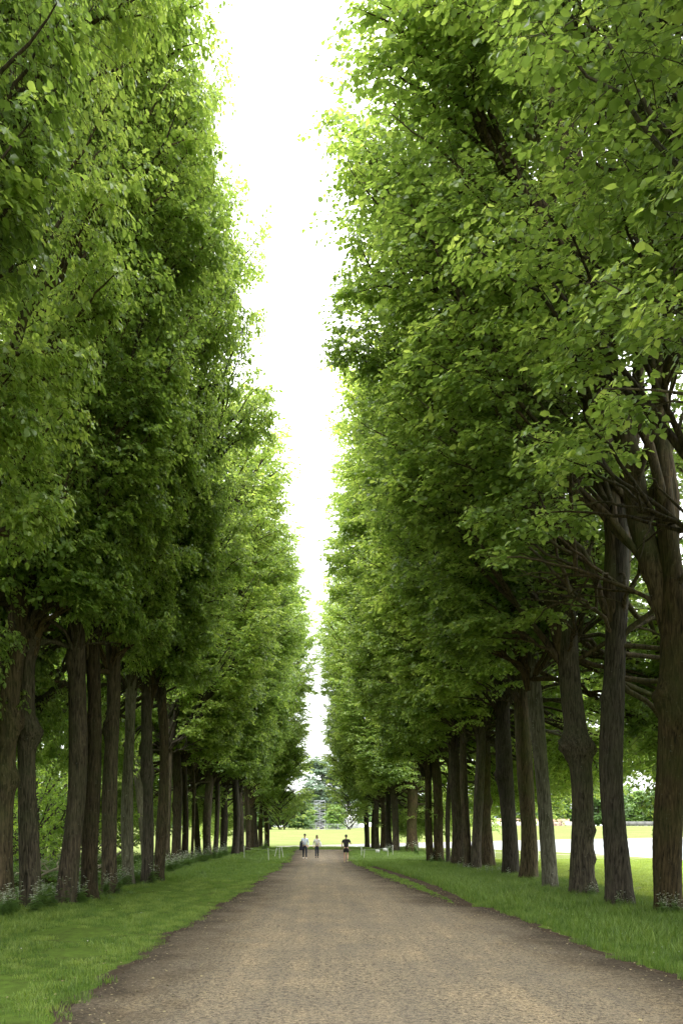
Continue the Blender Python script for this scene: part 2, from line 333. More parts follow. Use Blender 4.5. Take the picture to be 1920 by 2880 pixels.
# path outline (ground metres): left edge and right edge by distance
LE = [(-8, -3.4), (4, -3.3), (9.3, -3.08), (14.5, -3.08), (24, -2.84), (29, -2.55), (39, -2.45), (46.7, -2.36), (53.7, -2.0), (60, -2.25), (70, -2.4), (77, -2.6), (79, -3.2), (80.5, -6)]
RE = [(-8, 6.0), (6, 5.9), (11.5, 5.35), (14, 5.0), (18.7, 4.95), (21.7, 4.7), (22.6, 4.5), (23.3, 3.95), (26.4, 3.6), (30.7, 3.2), (36, 2.75), (39, 2.5), (46.5, 2.28), (53.7, 2.1), (60, 2.35), (70, 2.6), (75, 3.2), (77.5, 5), (80.5, 7)]
def interp(tab, y):
    for (a, u), (b, v) in zip(tab, tab[1:]):
        if a <= y <= b: return u + (v - u) * (y - a) / (b - a)
    return tab[-1][1] if y > tab[-1][0] else tab[0][1]
def strip(name, le, re, y0, y1, step, mat, z, jl, jr, nx=14, edge=True, kind='structure'):
    ys = np.arange(y0, y1 + 1e-6, step); V = []; E = []
    for y in ys:
        a = interp(le, y) + jl * (nz(0, y, 1.1) + .5 * nz(5, y, 4)); b = interp(re, y) + jr * (nz(9, y, .9) + .5 * nz(14, y, 3.7))
        if b < a + .05: b = a + .05
        for i in range(nx + 1):
            t = i / nx; x = a + (b - a) * t; V.append((x, y, z)); E.append(min(x - a, b - x))
    k = nx + 1; n = len(ys)
    Fk = [(r * k + i, r * k + i + 1, (r + 1) * k + i + 1, (r + 1) * k + i) for r in range(n - 1) for i in range(nx)]
    me = mesh_np(name, [(np.array(V), np.array(Fk))], mat, smooth=True)
    at_ = me.attributes.new('edge', 'FLOAT', 'POINT'); at_.data.foreach_set('value', np.array(E, np.float32))
    return tag(link(name, me), kind=kind)
# verges under the trees, woodland floor, soil margins, path
VL = [(-30, -9.6), (60, -9.6), (78, -9.3), (92, -9.3)]; VLr = [(-30, -2.6), (92, -2.2)]
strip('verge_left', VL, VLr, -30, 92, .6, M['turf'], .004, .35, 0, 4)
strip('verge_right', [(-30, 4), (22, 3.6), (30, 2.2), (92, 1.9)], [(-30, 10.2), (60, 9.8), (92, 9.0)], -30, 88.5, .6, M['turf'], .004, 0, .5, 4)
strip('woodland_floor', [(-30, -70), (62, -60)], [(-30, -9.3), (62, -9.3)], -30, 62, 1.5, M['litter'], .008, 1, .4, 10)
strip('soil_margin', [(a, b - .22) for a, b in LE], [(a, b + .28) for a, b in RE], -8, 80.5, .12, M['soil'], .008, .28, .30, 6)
strip('path', LE, RE, -8, 80.5, .12, M['path'], .012, .16, .2, 30)
TL = [(22.9, 4.0), (26.4, 4.0), (30.7, 4.0), (36, 3.6), (46, 2.75)]; TR = [(22.9, 4.55), (26.4, 4.5), (30.7, 4.5), (36, 4.12), (46, 3.2)]
# the narrow side track right of the path, beyond the grass tongue
strip('side_track', TL, TR, 22.9, 46, .15, M['soil'], .016, .08, .08, 3)

# ------------------------------------------------------------------ tree generator
LEAF = np.array([(0, 0, 0), (.26, -.46, .10), (.70, -.36, .05), (1.06, 0, -.14), (.70, .36, .05), (.26, .46, .10)])
def unit(v): return v / (np.linalg.norm(v, axis=-1, keepdims=True) + 1e-9)
def leaves_geo(P, D, Nn, Sz, flat=False):
    D = unit(D); Nn = unit(Nn - D * (Nn * D).sum(-1, keepdims=True)); Sd = np.cross(Nn, D)
    V = P[:, None] + Sz[:, None, None] * (LEAF[None, :, :1] * D[:, None] + LEAF[None, :, 1:2] * Sd[:, None] + LEAF[None, :, 2:3] * Nn[:, None])
    n = len(P)
    if flat: return V[:, [0, 1, 3, 5]].reshape(-1, 3), np.arange(n * 4).reshape(-1, 4)
    i = np.arange(n)[:, None] * 6
    Fk = np.stack([i + np.array([[0, 1, 2, 3]]), i + np.array([[0, 3, 4, 5]])], 1).reshape(-1, 4)
    return V.reshape(-1, 3), Fk
def bez(s, c, e, k):
    t = np.linspace(0, 1, k)[None, :, None]; return (1 - t) ** 2 * s[:, None] + 2 * t * (1 - t) * c[:, None] + t ** 2 * e[:, None]
UP = np.array([0, 0, 1.])
def grow(seed, starts, tips, lift, side_n, side_len, twig_n, twig_len, leaf_n, leaf_sz, droop=.25, bias=(0, 0, 0), limb_r=.012, keep=None, clip=None, tsides=3, leaf_tint=None):
    """limbs from starts to tips -> wood geometry parts and leaf arrays"""
    r = np.random.default_rng(seed); n = len(starts)
    Lh = np.linalg.norm(tips - starts, axis=1)
    ctrl = starts * .45 + tips * .55 + np.outer(Lh * lift, UP) + r.normal(0, .05, (n, 3)) * Lh[:, None]
    P = bez(starts, ctrl, tips, 9); P[:, 2:8] += r.normal(0, .012, (n, 6, 3)) * Lh[:, None, None]
    t9 = np.linspace(0, 1, 9)[None]
    Rl = (.012 + limb_r * .7 * Lh)[:, None] * (1 - t9) ** .8 + .007
    wood = [tubes(P, Rl, 6)]
    # side branches
    sp, sdv, sl, it = [], [], [], []
    m = side_n; tt = np.linspace(.12, 1, m)[None] ** .75 + r.uniform(-.03, .03, (n, m)); tt = np.clip(tt, .12, 1)
    idx = tt * 8; i0 = np.clip(idx.astype(int), 0, 7); fr = (idx - i0)[..., None]
    ar = np.arange(n)[:, None]
    p0 = P[ar, i0] * (1 - fr) + P[ar, i0 + 1] * fr; T = unit(P[ar, i0 + 1] - P[ar, i0])
    hs = unit(np.cross(T, UP)); sg = np.where(np.arange(m) % 2, 1., -1.)[None, :, None]
    sdv = unit(T * r.uniform(.35, .9, (n, m, 1)) + hs * sg * .8 + UP * r.uniform(-.25, .4, (n, m, 1)) + r.normal(0, .15, (n, m, 3)))
    sl = side_len * r.uniform(.55, 1.1, (n, m)) * (1.15 - .65 * tt) * np.clip(Lh / 4, .5, 1.2)[:, None]
    p0 = p0.reshape(-1, 3); sdv = sdv.reshape(-1, 3); sl = sl.reshape(-1)
    if keep is not None:
        k = keep(p0, r); p0, sdv, sl = p0[k], sdv[k], sl[k]
    e = p0 + sdv * sl[:, None] - np.outer(sl * droop, UP); c = p0 + sdv * sl[:, None] * .55
    SP = bez(p0, c, e, 4); ns_ = len(p0)
    wood.append(tubes(SP, ((.004 + .0055 * sl)[:, None] * np.linspace(1, .35, 4)[None]), 3))
    m = twig_n; tt = np.linspace(.12, 1, m)[None] + r.uniform(-.04, .04, (ns_, m)); tt = np.clip(tt, .05, 1)
    idx = tt * 3; i0 = np.clip(idx.astype(int), 0, 2); fr = (idx - i0)[..., None]; ar = np.arange(ns_)[:, None]
    q0 = SP[ar, i0] * (1 - fr) + SP[ar, i0 + 1] * fr; T = unit(SP[ar, i0 + 1] - SP[ar, i0])
    hs = unit(np.cross(T, UP)); sg = np.where(np.arange(m) % 2, 1., -1.)[None, :, None]
    td = unit(T * r.uniform(.4, 1.0, (ns_, m, 1)) + hs * sg * .75 + UP * r.uniform(-.4, .25, (ns_, m, 1)) + r.normal(0, .2, (ns_, m, 3)))
    tl = twig_len * r.uniform(.6, 1.15, (ns_, m))
    q0 = q0.reshape(-1, 3); td = td.reshape(-1, 3); tl = tl.reshape(-1)
    if clip is not None:
        k = clip(q0 + td * tl[:, None] * .6); q0, td, tl = q0[k], td[k], tl[k]
    nt_ = len(q0)
    q2 = q0 + td * tl[:, None] - np.outer(tl * .2, UP); q1 = q0 + td * tl[:, None] * .55
    TP = np.stack([q0, q2], 1); wood.append(tubes(TP, np.array([[.0045, .0018]]) * np.ones((nt_, 1)), tsides))
    m = leaf_n; tt = np.linspace(.08, 1, m)[None] + r.uniform(-.05, .05, (nt_, m)); tt = np.clip(tt, 0, 1)[..., None]
    lp = np.where(tt < .55, q0[:, None] + (q1 - q0)[:, None] * tt / .55, q1[:, None] + (q2 - q1)[:, None] * (tt - .55) / .45)
    T = np.broadcast_to(td[:, None], lp.shape); hs = unit(np.cross(T, UP)); sg = np.where(np.arange(m) % 2, 1., -1.)[None, :, None]
    ld = T * .5 + hs * sg * .75 - UP * r.uniform(.1, .85, (nt_, m, 1)) + r.normal(0, .25, (nt_, m, 3))
    ln = UP * 1.0 + np.array(bias) + r.normal(0, .42, (nt_, m, 3))
    sz = leaf_sz * r.uniform(.5, 1.32, (nt_, m)) * r.uniform(.82, 1.15, (nt_, 1))
    bt = r.normal(0, .10, (nt_, 1))
    tint = .42 + bt + r.normal(0, .13, (nt_, m)) + .13 * np.sin(lp[..., 0] * .9 + seed) * np.sin(lp[..., 1] * .8) * np.sin(lp[..., 2] * .7 + 1)
    lp = lp + unit(ld) * .03
    return wood, lp.reshape(-1, 3), ld.reshape(-1, 3), ln.reshape(-1, 3), sz.reshape(-1), np.clip(tint.reshape(-1), 0, 1)

ZI = [6.5, 8, 9.5, 12, 15, 18, 21, 24, 26, 27.6]
RIN = [.8, 2.2, 3.1, 4.2, 5.0, 5.7, 6.1, 6.2, 5.8, 4.0]
ZO = [3, 5, 8, 12, 18, 24, 27.6]; ROUT = [4.6, 5.6, 5.6, 5.2, 4.8, 4.2, 1.8]
RYT = [(6.5, .9), (9, 2.2), (12, 3.0), (18, 3.5), (24, 3.2), (27.6, 1.4)]
def env(z, azm):
    rin = np.interp(z, ZI, RIN); ro = np.interp(z, ZO, ROUT); ry = np.interp(z, [a for a, b in RYT], [b for a, b in RYT])
    rx = np.where(np.cos(azm) > 0, rin, ro)
    return 1 / np.sqrt((np.cos(azm) / rx) ** 2 + (np.sin(azm) / ry) ** 2)
def lime_crown(seed, n_in=76, n_out=40, n_sk=26, leaf_n=7, fill=True):
    r = np.random.default_rng(seed)
    # inner (path-side) limbs
    zt = np.sort(r.uniform(7.6, 27.4, n_in)); azm = r.uniform(-1.25, 1.25, n_in); rr = env(zt, azm) * r.uniform(.88, 1.0, n_in)
    rr[r.random(n_in) < .04] *= 1.12
    zt2 = r.uniform(9, 27.2, n_out); az2 = math.pi + r.uniform(-1.9, 1.9, n_out); rr2 = env(zt2, az2) * r.uniform(.55, .98, n_out)
    zt3 = r.uniform(5.0 if fill else 3.0, 10, n_sk); az3 = math.pi + r.uniform(-1.0, 1.0, n_sk); rr3 = np.interp(zt3, ZO, ROUT) * r.uniform(.6, 1.05, n_sk)
    nf_ = 26 if fill else 6; zt4 = r.uniform(8.2, 15.5, nf_); az4 = r.uniform(-math.pi, math.pi, nf_); rr4 = r.uniform(1.3, 3.0, nf_) * np.clip((zt4 - 6) / 4, .5, 1)
    Z = np.concatenate([zt, zt2, zt4, zt3]); A = np.concatenate([azm, az2, az4, az3]); Rr = np.concatenate([rr, rr2, rr4, rr3])
    tips = np.stack([np.cos(A) * Rr, np.sin(A) * Rr, Z], 1)
    # stems
    ns = 3; so = np.array([(r.uniform(1.8, 3.0), r.uniform(-.5, .5)), (r.uniform(-1.2, -.5), r.uniform(-.9, .9)), (r.uniform(.0, .6), r.choice([-1, 1]) * r.uniform(.8, 1.6))])
    zf = np.array([9.6, 10.2, 12.0]); stems = []
    for k in range(ns):
        z = np.linspace(zf[k] - 2.2, 25.5, 14); u = np.clip((z - zf[k] + 2.2) / (25.5 - zf[k]), 0, 1)
        x = so[k][0] * u ** .95 + np.cumsum(r.normal(0, .07, 14)) * (u > .1); y = so[k][1] * u ** .95 + np.cumsum(r.normal(0, .07, 14)) * (u > .1)
        stems.append(np.stack([x, y, z], 1))
    slope = np.where(Z < 9.5, .25, .95)
    z0 = np.clip(Z - slope * Rr - r.uniform(0, 1, len(Z)), 7.6, 24)
    z0[-n_sk:] = np.clip(zt3 + r.uniform(1.5, 4, n_sk), 6.6, 11)
    kk = r.integers(0, ns, len(Z)); starts = np.zeros_like(tips)
    for i in range(len(Z)):
        s = stems[kk[i]]
        starts[i] = (0, 0, z0[i]) if z0[i] < s[0, 2] else [np.interp(z0[i], s[:, 2], s[:, q]) for q in range(3)]
    # primaries: clusters of tips share one bough
    n_pr = 30; feat = np.stack([tips[:, 0], tips[:, 1], tips[:, 2] * 1.1], 1); cen = feat[r.choice(len(tips), n_pr, replace=False)]
    for _ in range(7):
        lab = np.argmin(((feat[:, None] - cen[None]) ** 2).sum(-1), 1)
        for q in range(n_pr):
            if (lab == q).any(): cen[q] = feat[lab == q].mean(0)
    prim_r, prim = [], []; fac = r.uniform(.88, 1.03, n_pr); fac[r.random(n_pr) < .3] = 1.0
    fz = np.where(tips[:, 2] > 8.5, fac[lab], 1.0); tips[:, 0] *= fz; tips[:, 1] *= fz
    for q in range(n_pr):
        idx = np.where(lab == q)[0]
        if not len(idx): continue
        mt = tips[idx].mean(0); s0 = starts[idx[np.argmin(starts[idx][:, 2])]]; e0 = s0 + (mt - s0) * .72
        Lp = np.linalg.norm(e0 - s0); c0 = s0 * .55 + e0 * .45 + UP * Lp * .17 + r.normal(0, .10, 3) * Lp
        bz = bez(s0[None], c0[None], e0[None], 9); bz[0, 1:8] += r.normal(0, .018, (7, 3)) * Lp
        prim.append(bz[0]); prim_r.append((.024 + .0135 * Lp) * np.linspace(1, .3, 9) ** .8 + .008)
        for i in idx:
            u = r.uniform(.35, 1.0) * 8; i0 = min(7, int(u)); starts[i] = bz[0, i0] + (bz[0, i0 + 1] - bz[0, i0]) * (u - i0)
    ph = r.uniform(0, 6.28, 3)
    def clip(p):
        rad = np.hypot(p[:, 0], p[:, 1]); az_ = np.arctan2(p[:, 1], p[:, 0]); e_ = env(np.clip(p[:, 2], 6.5, 27.8), az_)
        e_ = e_ * 1.0 + .28 * np.sin(p[:, 2] * 1.1 + ph[0]) * np.sin(p[:, 1] * 1.5 + ph[1]) + .16 * np.sin(p[:, 2] * 2.9 + ph[2])
        return ((rad < e_ + .18) | (p[:, 0] < -1)) & (p[:, 2] < 28.3)
    def keep(p, r):
        rad = np.hypot(p[:, 0], p[:, 1]); e_ = env(np.clip(p[:, 2], 6.5, 27.5), np.arctan2(p[:, 1], p[:, 0]))
        bare = (p[:, 0] > -1) & (p[:, 2] < ((9.8 - .9 * np.clip(rad, 0, 2.6)) if fill else (12.6 - 1.25 * np.clip(rad, 0, 4))))
        core = (rad < (.7 if fill else 1.7)) & (p[:, 2] < (12 if fill else 17))
        return ((rad > .42 * e_) | (r.random(len(p)) < .22) | ((p[:, 2] < 16) & (r.random(len(p)) < (.75 if fill else .3)))) & ~bare & ~core
    wood, *lf = grow(seed, starts, tips, .12, 10, 1.7, 6, .42, leaf_n, .122, bias=(.40, 0, 0), keep=keep, clip=clip)
    wood.append(tubes(np.array(prim), np.array(prim_r), 7))
    for s_, r0 in zip(stems, (.25, .20, .16)):
        wood.append(tubes(s_[None], (np.linspace(r0, .03, 14) * np.concatenate([[.5, .8], np.ones(12)]))[None], 10))
    return wood, lf
def shrub_crown(seed, h=9., rad=3.0, base=1.2, n=46, lsz=.12, lf_n=7, side=7, sl=1.1, tw=4):
    r = np.random.default_rng(seed); z = r.uniform(base, h, n); u = (z - base) / (h - base)
    rr = rad * np.sqrt(np.clip(1 - (u * 1.15 - .35) ** 2 / .72, .05, 1)) * r.uniform(.6, 1.05, n); a = r.uniform(0, 2 * math.pi, n)
    tips = np.stack([np.cos(a) * rr, np.sin(a) * rr, z], 1)
    z0 = np.clip(z - rr * .7, .4, h * .8); starts = np.stack([0 * z, 0 * z, z0], 1)
    wood, *lf = grow(seed, starts, tips, .12, side, sl, tw, .5 * lsz / .12, lf_n, lsz, droop=.2)
    zz = np.linspace(0, h * .85, 8); wood.append(tubes(np.stack([r.normal(0, .06, 8) * zz / 4, r.normal(0, .06, 8) * zz / 4, zz], 1)[None], np.linspace(.02 * h, .02, 8)[None], 7))
    return wood, lf
def leaf_mesh(name, lf, mat, sel=None, flat=False):
    lp, ld, ln, sz, ti = lf
    if sel is not None: lp, ld, ln, sz, ti = lp[sel], ld[sel], ln[sel], sz[sel], ti[sel]
    return mesh_np(name, [leaves_geo(lp, ld, ln, sz * (1.15 if flat else 1), flat)], mat, attr=[ti if flat else np.repeat(ti, 2)])

NV = 5
crowns = []
for k in range(NV):
    wood, lf = lime_crown(100 + k, fill=k > 1)
    crowns.append((mesh_np('limbs', wood, M['bark'], smooth=True), leaf_mesh('foliage', lf, M['leaf']), lf))

def trunk_mesh(seed, r0, lean, h=11.2, na=40, nzs=70, burls=(), flare=.36, sweep=.12, ridge=.012, mat=None, leader=.21):
    rnd = random.Random(seed); ph = [rnd.uniform(0, 6.28) for _ in range(8)]
    z = np.concatenate([np.linspace(-.15, .9, nzs // 4, endpoint=False), np.linspace(.9, h, nzs - nzs // 4)])
    th = np.arange(na) * 2 * math.pi / na
    Z, T = np.meshgrid(z, th, indexing='ij')
    zc = np.clip(z, 0, None)
    cx = lean[0] * (zc / 8) + sweep * (np.sin(zc * .55 + ph[0]) - math.sin(ph[0])) * .6 ; cy = lean[1] * (zc / 8) + sweep * (np.sin(zc * .45 + ph[1]) - math.sin(ph[1])) * .6
    rad = r0 * (1 - .16 * np.clip(zc / 8, 0, 1)); top = np.clip((zc - 8.2) / (h - 8.2), 0, 1); rad = rad * (1 - top) + max(leader, r0 * .45) * top
    RR = rad[:, None] * (1 + flare * np.exp(-np.clip(Z, 0, None) / .32) * (.55 + .45 * np.cos(T * 4 + ph[2]) * .7 + .3 * np.cos(T * 7 + ph[3])))
    RR *= 1 + .07 * np.sin(Z * 1.3 + ph[4] + np.cos(T + ph[5])) + .045 * np.cos(2 * T + ph[6] + Z * .5) + .03 * np.cos(3 * T + ph[7] - Z * .8)
    nr = max(9, int(r0 * 80)); r0 *= .89
    w1 = .9 * np.sin(Z * 1.9 + 2 * np.sin(T * 3 + ph[1])) + .5 * np.sin(Z * 5.3 + 3 * T + ph[2])
    rid = np.abs(np.sin(.5 * nr * T + w1)) ** .6 + .35 * np.sin(Z * 23 + 5 * T + 3 * np.sin(Z * 7 + T * 2))
    RR += ridge * (rid - .6) * (1 - .5 * top[:, None])
    for (bz, ba, bs, bh) in burls:
        dth = (T - ba + math.pi) % (2 * math.pi) - math.pi
        RR += 1.7 * bh * np.exp(-((Z - bz) / bs) ** 2 - (dth * r0 / (bs * 1.1)) ** 2) * (1 + .25 * np.sin(Z * 21 + 9 * T))
    X = cx[:, None] + RR * np.cos(T); Y = cy[:, None] + RR * np.sin(T)
    V = np.stack([X, Y, Z], -1).reshape(-1, 3); nn = len(z)
    i = np.arange(nn - 1)[:, None] * na; s = np.arange(na)[None]
    Fk = np.stack([i + s, i + (s + 1) % na, i + na + (s + 1) % na, i + na + s], -1).reshape(-1, 4)
    me = mesh_np('trunk', [(V, Fk)], mat or M['bark'], smooth=True)
    return me, (float(np.interp(9.6, z, cx)), float(np.interp(9.6, z, cy)))
def sprig(seed, n=4):
    """little sprouts of leaves on a trunk"""
    r = np.random.default_rng(seed)
    st = np.zeros((n, 3)); a = r.uniform(0, 6.28, n); ln = r.uniform(.25, .6, n)
    tp = np.stack([np.cos(a) * ln, np.sin(a) * ln, r.uniform(-.15, .25, n)], 1)
    return grow(seed, st, tp, .1, 3, .3, 2, .2, 4, .1, limb_r=.004)
SPR = []
for k in range(3):
    w_, *lf = sprig(900 + k); SPR.append(leaf_mesh('sprout', lf, M['leaf']))

wd_e, lf_e = shrub_crown(61, h=12.5, rad=3.3, base=3.4, n=46, lsz=.125, side=8, sl=1.2, tw=5)
END = (mesh_np('low_limbs', wd_e[:-1], M['bark_twig'], smooth=True), leaf_mesh('low_foliage', lf_e, M['leaf']))
GL, GR = 'lime trees lining the left side of the path', 'lime trees lining the right side of the path'
near_leaf_meshes = []
for k in range(4):
    rr = np.random.default_rng(50 + k); near_leaf_meshes.append(mesh_np('leaf', [leaves_geo(np.zeros((1, 3)), np.array([[1., 0, 0]]), np.array([[0, 0, 1.]]), np.ones(1))], M['leaf'], attr=[np.full(2, .35 + .15 * k)]))
cnt = [0]
def add_lime(side, X, Y, r0, label, lean=(0, 0), reach=None, burls=(), pale=False, seed=None, hs=1.0, singles=0, det=1, sprouts=0, var=None, sweep=.17, forkz=None):
    i = cnt[0]; cnt[0] += 1; rnd = random.Random(700 + i)
    t = empty('lime_tree', (X, Y, 0)); tag(t, label, 'tree', GL if side < 0 else GR)
    na, nzs = ((64, 160), (40, 90), (26, 44))[det]
    me, (ox, oy) = trunk_mesh(300 + i, r0, lean, na=na, nzs=nzs, burls=burls, ridge=.012 if det < 2 else .006, mat=M['bark_pale'] if pale else M['bark'], sweep=sweep)
    link('trunk', me, t)
    wm, lm, lf = crowns[(i % 2 if 16 < Y < 24 and side > 0 else 2 + i % 3) if var is None else var]
    base_reach = 5.9; want = reach if reach else (5.0 if side < 0 else 6.9)
    sxx = want / base_reach; syy = rnd.uniform(.85, 1.1) * rnd.choice([-1, 1]); szz = hs * rnd.uniform(1.0, 1.07) * (1.08 if 15 < Y < 36 else 1)
    rz = (0 if side < 0 else math.pi) + rnd.uniform(-.12, .12)
    drop = 0 if Y < 30 else (1.9 * S((Y - 30) / 28) + 1.0 * S((Y - 62) / 22)); szz *= 1 + drop / 28
    def put(o):
        o.parent = t; o.location = (ox, oy, 9.6 - 9.6 * szz - drop); o.rotation_euler = (0, 0, rz); o.scale = (sxx, syy, szz)
    cr = link('limbs', wm); put(cr)
    if not singles:
        fo = link('foliage', lm); put(fo); tag(fo, kind='stuff')
    else:
        lp, ld, ln, sz, ti = lf
        Mx = Matrix.Translation((X + ox, Y + oy, 9.6 - 9.6 * szz)) @ Matrix.Rotation(rz, 4, 'Z') @ Matrix.Diagonal((sxx, syy, szz, 1))
        A = np.array(Mx); W = lp @ A[:3, :3].T + A[:3, 3]
        px = VX + W[:, 0] / np.maximum(W[:, 1], .1) * F; py = HZ - (W[:, 2] - CH) / np.maximum(W[:, 1], .1) * F
        ok = (W[:, 1] > 2) & (px > 0) & (px < 1920) & (py > 0) & (py < 2880)
        dist = np.where(ok, np.linalg.norm(W - np.array([0, 0, CH]), axis=1), 1e9); pick = np.argsort(dist)[:singles]; pick = pick[dist[pick] < 1e8]
        rest = np.ones(len(lp), bool); rest[pick] = False
        fo = link('foliage', leaf_mesh('foliage', lf, M['leaf'], rest)); put(fo); tag(fo, kind='stuff')
        Ti = Matrix.Translation((-X, -Y, 0))
        for q in pick:
            d = Vector(ld[q]); d = (A[:3, :3] @ d); d = Vector(d).normalized(); nn = Vector(A[:3, :3] @ ln[q]); nn = (nn - d * nn.dot(d)).normalized(); s_ = nn.cross(d)
            mm = Matrix((d, s_, nn)).transposed().to_4x4()
            o = link('leaf', near_leaf_meshes[min(3, int(ti[q] * 4))], t); z_ = sz[q]
            o.matrix_basis = Matrix.Translation((W[q][0] - X, W[q][1] - Y, W[q][2])) @ mm @ Matrix.Diagonal((z_, z_, z_, 1))
    if Y > 82 and Y < 100:
        for nm, me_ in zip(('low_limbs', 'low_foliage'), END):
            o = link(nm, me_, t); o.location = ((1 if side < 0 else -1) * (abs(X) - (3.6 if side < 0 else 2.6)) * .8, 0, .6); o.rotation_euler.z = rnd.uniform(0, 6); o.scale = (1, 1, 1)
            if nm == 'low_foliage': tag(o, kind='stuff')
    for k in range(sprouts):
        a = rnd.uniform(0, 6.28); z = rnd.uniform(1.5, 7.5); f = z / 8
        o = tag(link('sprout', rnd.choice(SPR), t, (lean[0] * f + r0 * .85 * math.cos(a), lean[1] * f + r0 * .85 * math.sin(a), z)), kind='stuff'); o.rotation_euler.z = a
    return t

R_TREES = [  # photo column and row of the base, trunk width (photo px), lean at 8 m, options, label
 (1880, 2577, 78, (-.12, 0), dict(det=0, burls=((5.6, 3.3, .30, .10), (5.0, 4.6, .25, .06)), reach=7.0), 'broad lime trunk at the right edge of the photo, knobbly swelling halfway up, forking high'),
 (1742, 2558, 70, (-.03, 0), dict(det=0, burls=((5.9, 3.6, .2, .05),), reach=6.9), 'straight dark lime trunk with flared foot, second from the right edge'),
 (1634, 2526, 66, (-.35, 0), dict(det=0, burls=((4.9, 3.3, .38, .16), (4.8, 5.8, .30, .12), (2.2, 5.3, .22, .07), (1.3, 5.5, .2, .05), (.35, 0.2, .3, .07)), reach=7.0), 'lumpy lime trunk with a large swollen burl below its crown, third from the right edge'),
 (1547, 2506, 42, (-.60, 0), dict(det=0, pale=True, reach=7.0, sweep=.05), 'slim pale lichen-speckled lime trunk leaning left, fourth from the right edge'),
 (1485, 2480, 48, (-.15, 0), dict(det=1, reach=6.9), 'lime trunk standing just left of the slim pale leaning one'),
 (1434, 2467, 46, (-.15, 0), dict(det=1, reach=6.9, burls=((4.6, 3.4, .3, .08),)), 'dark lime trunk left of a narrow gap of bright meadow, sixth from the right edge'),
 (1374, 2446, 37, (-.25, 0), dict(det=1, burls=((3.6, .2, .3, .08),)), 'lime trunk at the right of a clump of three, white stake behind it'),
 (1340, 2451, 29, (0, 0), dict(det=1), 'lime trunk in the middle of a clump of three on the right verge'),
 (1314, 2450, 22, (-.05, 0), dict(det=1), 'lime trunk at the left of a clump of three on the right verge'),
 (1285, 2439, 33, (-.1, 0), dict(det=1, burls=((3.0, .4, .25, .07),), sprouts=1), 'stout knotty lime trunk in front of a paler slim one, right verge'),
 (1261, 2430, 14, (0, 0), dict(det=2), 'slim brownish lime trunk half hidden behind the stout knotty one'),
 (1234, 2425, 27, (-.55, 0), dict(det=1, burls=((3.2, 1, .3, .08),), sprouts=2), 'lime trunk leaning left with knots, right half of a leaning pair'),
 (1210, 2425, 20, (-.45, 0), dict(det=1), 'lime trunk leaning left, left half of a leaning pair'),
 (1161, 2398, 32, (-.1, 0), dict(det=1, sprouts=3, burls=((3.8, .5, .35, .08),)), 'sprouting lime trunk standing alone with white flowers at its foot'),
 (1113, 2396, 20, (0, 0), dict(det=2), 'light brown lime trunk nearest in the far right cluster'),
 (1095, 2394, 17, (0, 0), dict(det=2, d=76), 'second lime trunk of the far right cluster, beside the hanging white notices'),
 (1076, 2392, 16, (0, 0), dict(det=2, d=79, sprouts=1), 'third lime trunk of the far right cluster'),
 (1061, 2390, 14, (0, 0), dict(det=2, d=82), 'fourth lime trunk of the far right cluster'),
 (1049, 2389, 13, (0, 0), dict(det=2, d=85), 'fifth lime trunk of the far right cluster'),
 (1032, 2387, 15, (-.1, 0), dict(det=2, d=88, reach=6.0, sprouts=1), 'last lime trunk of the right row, nearest the canal bank'),
]
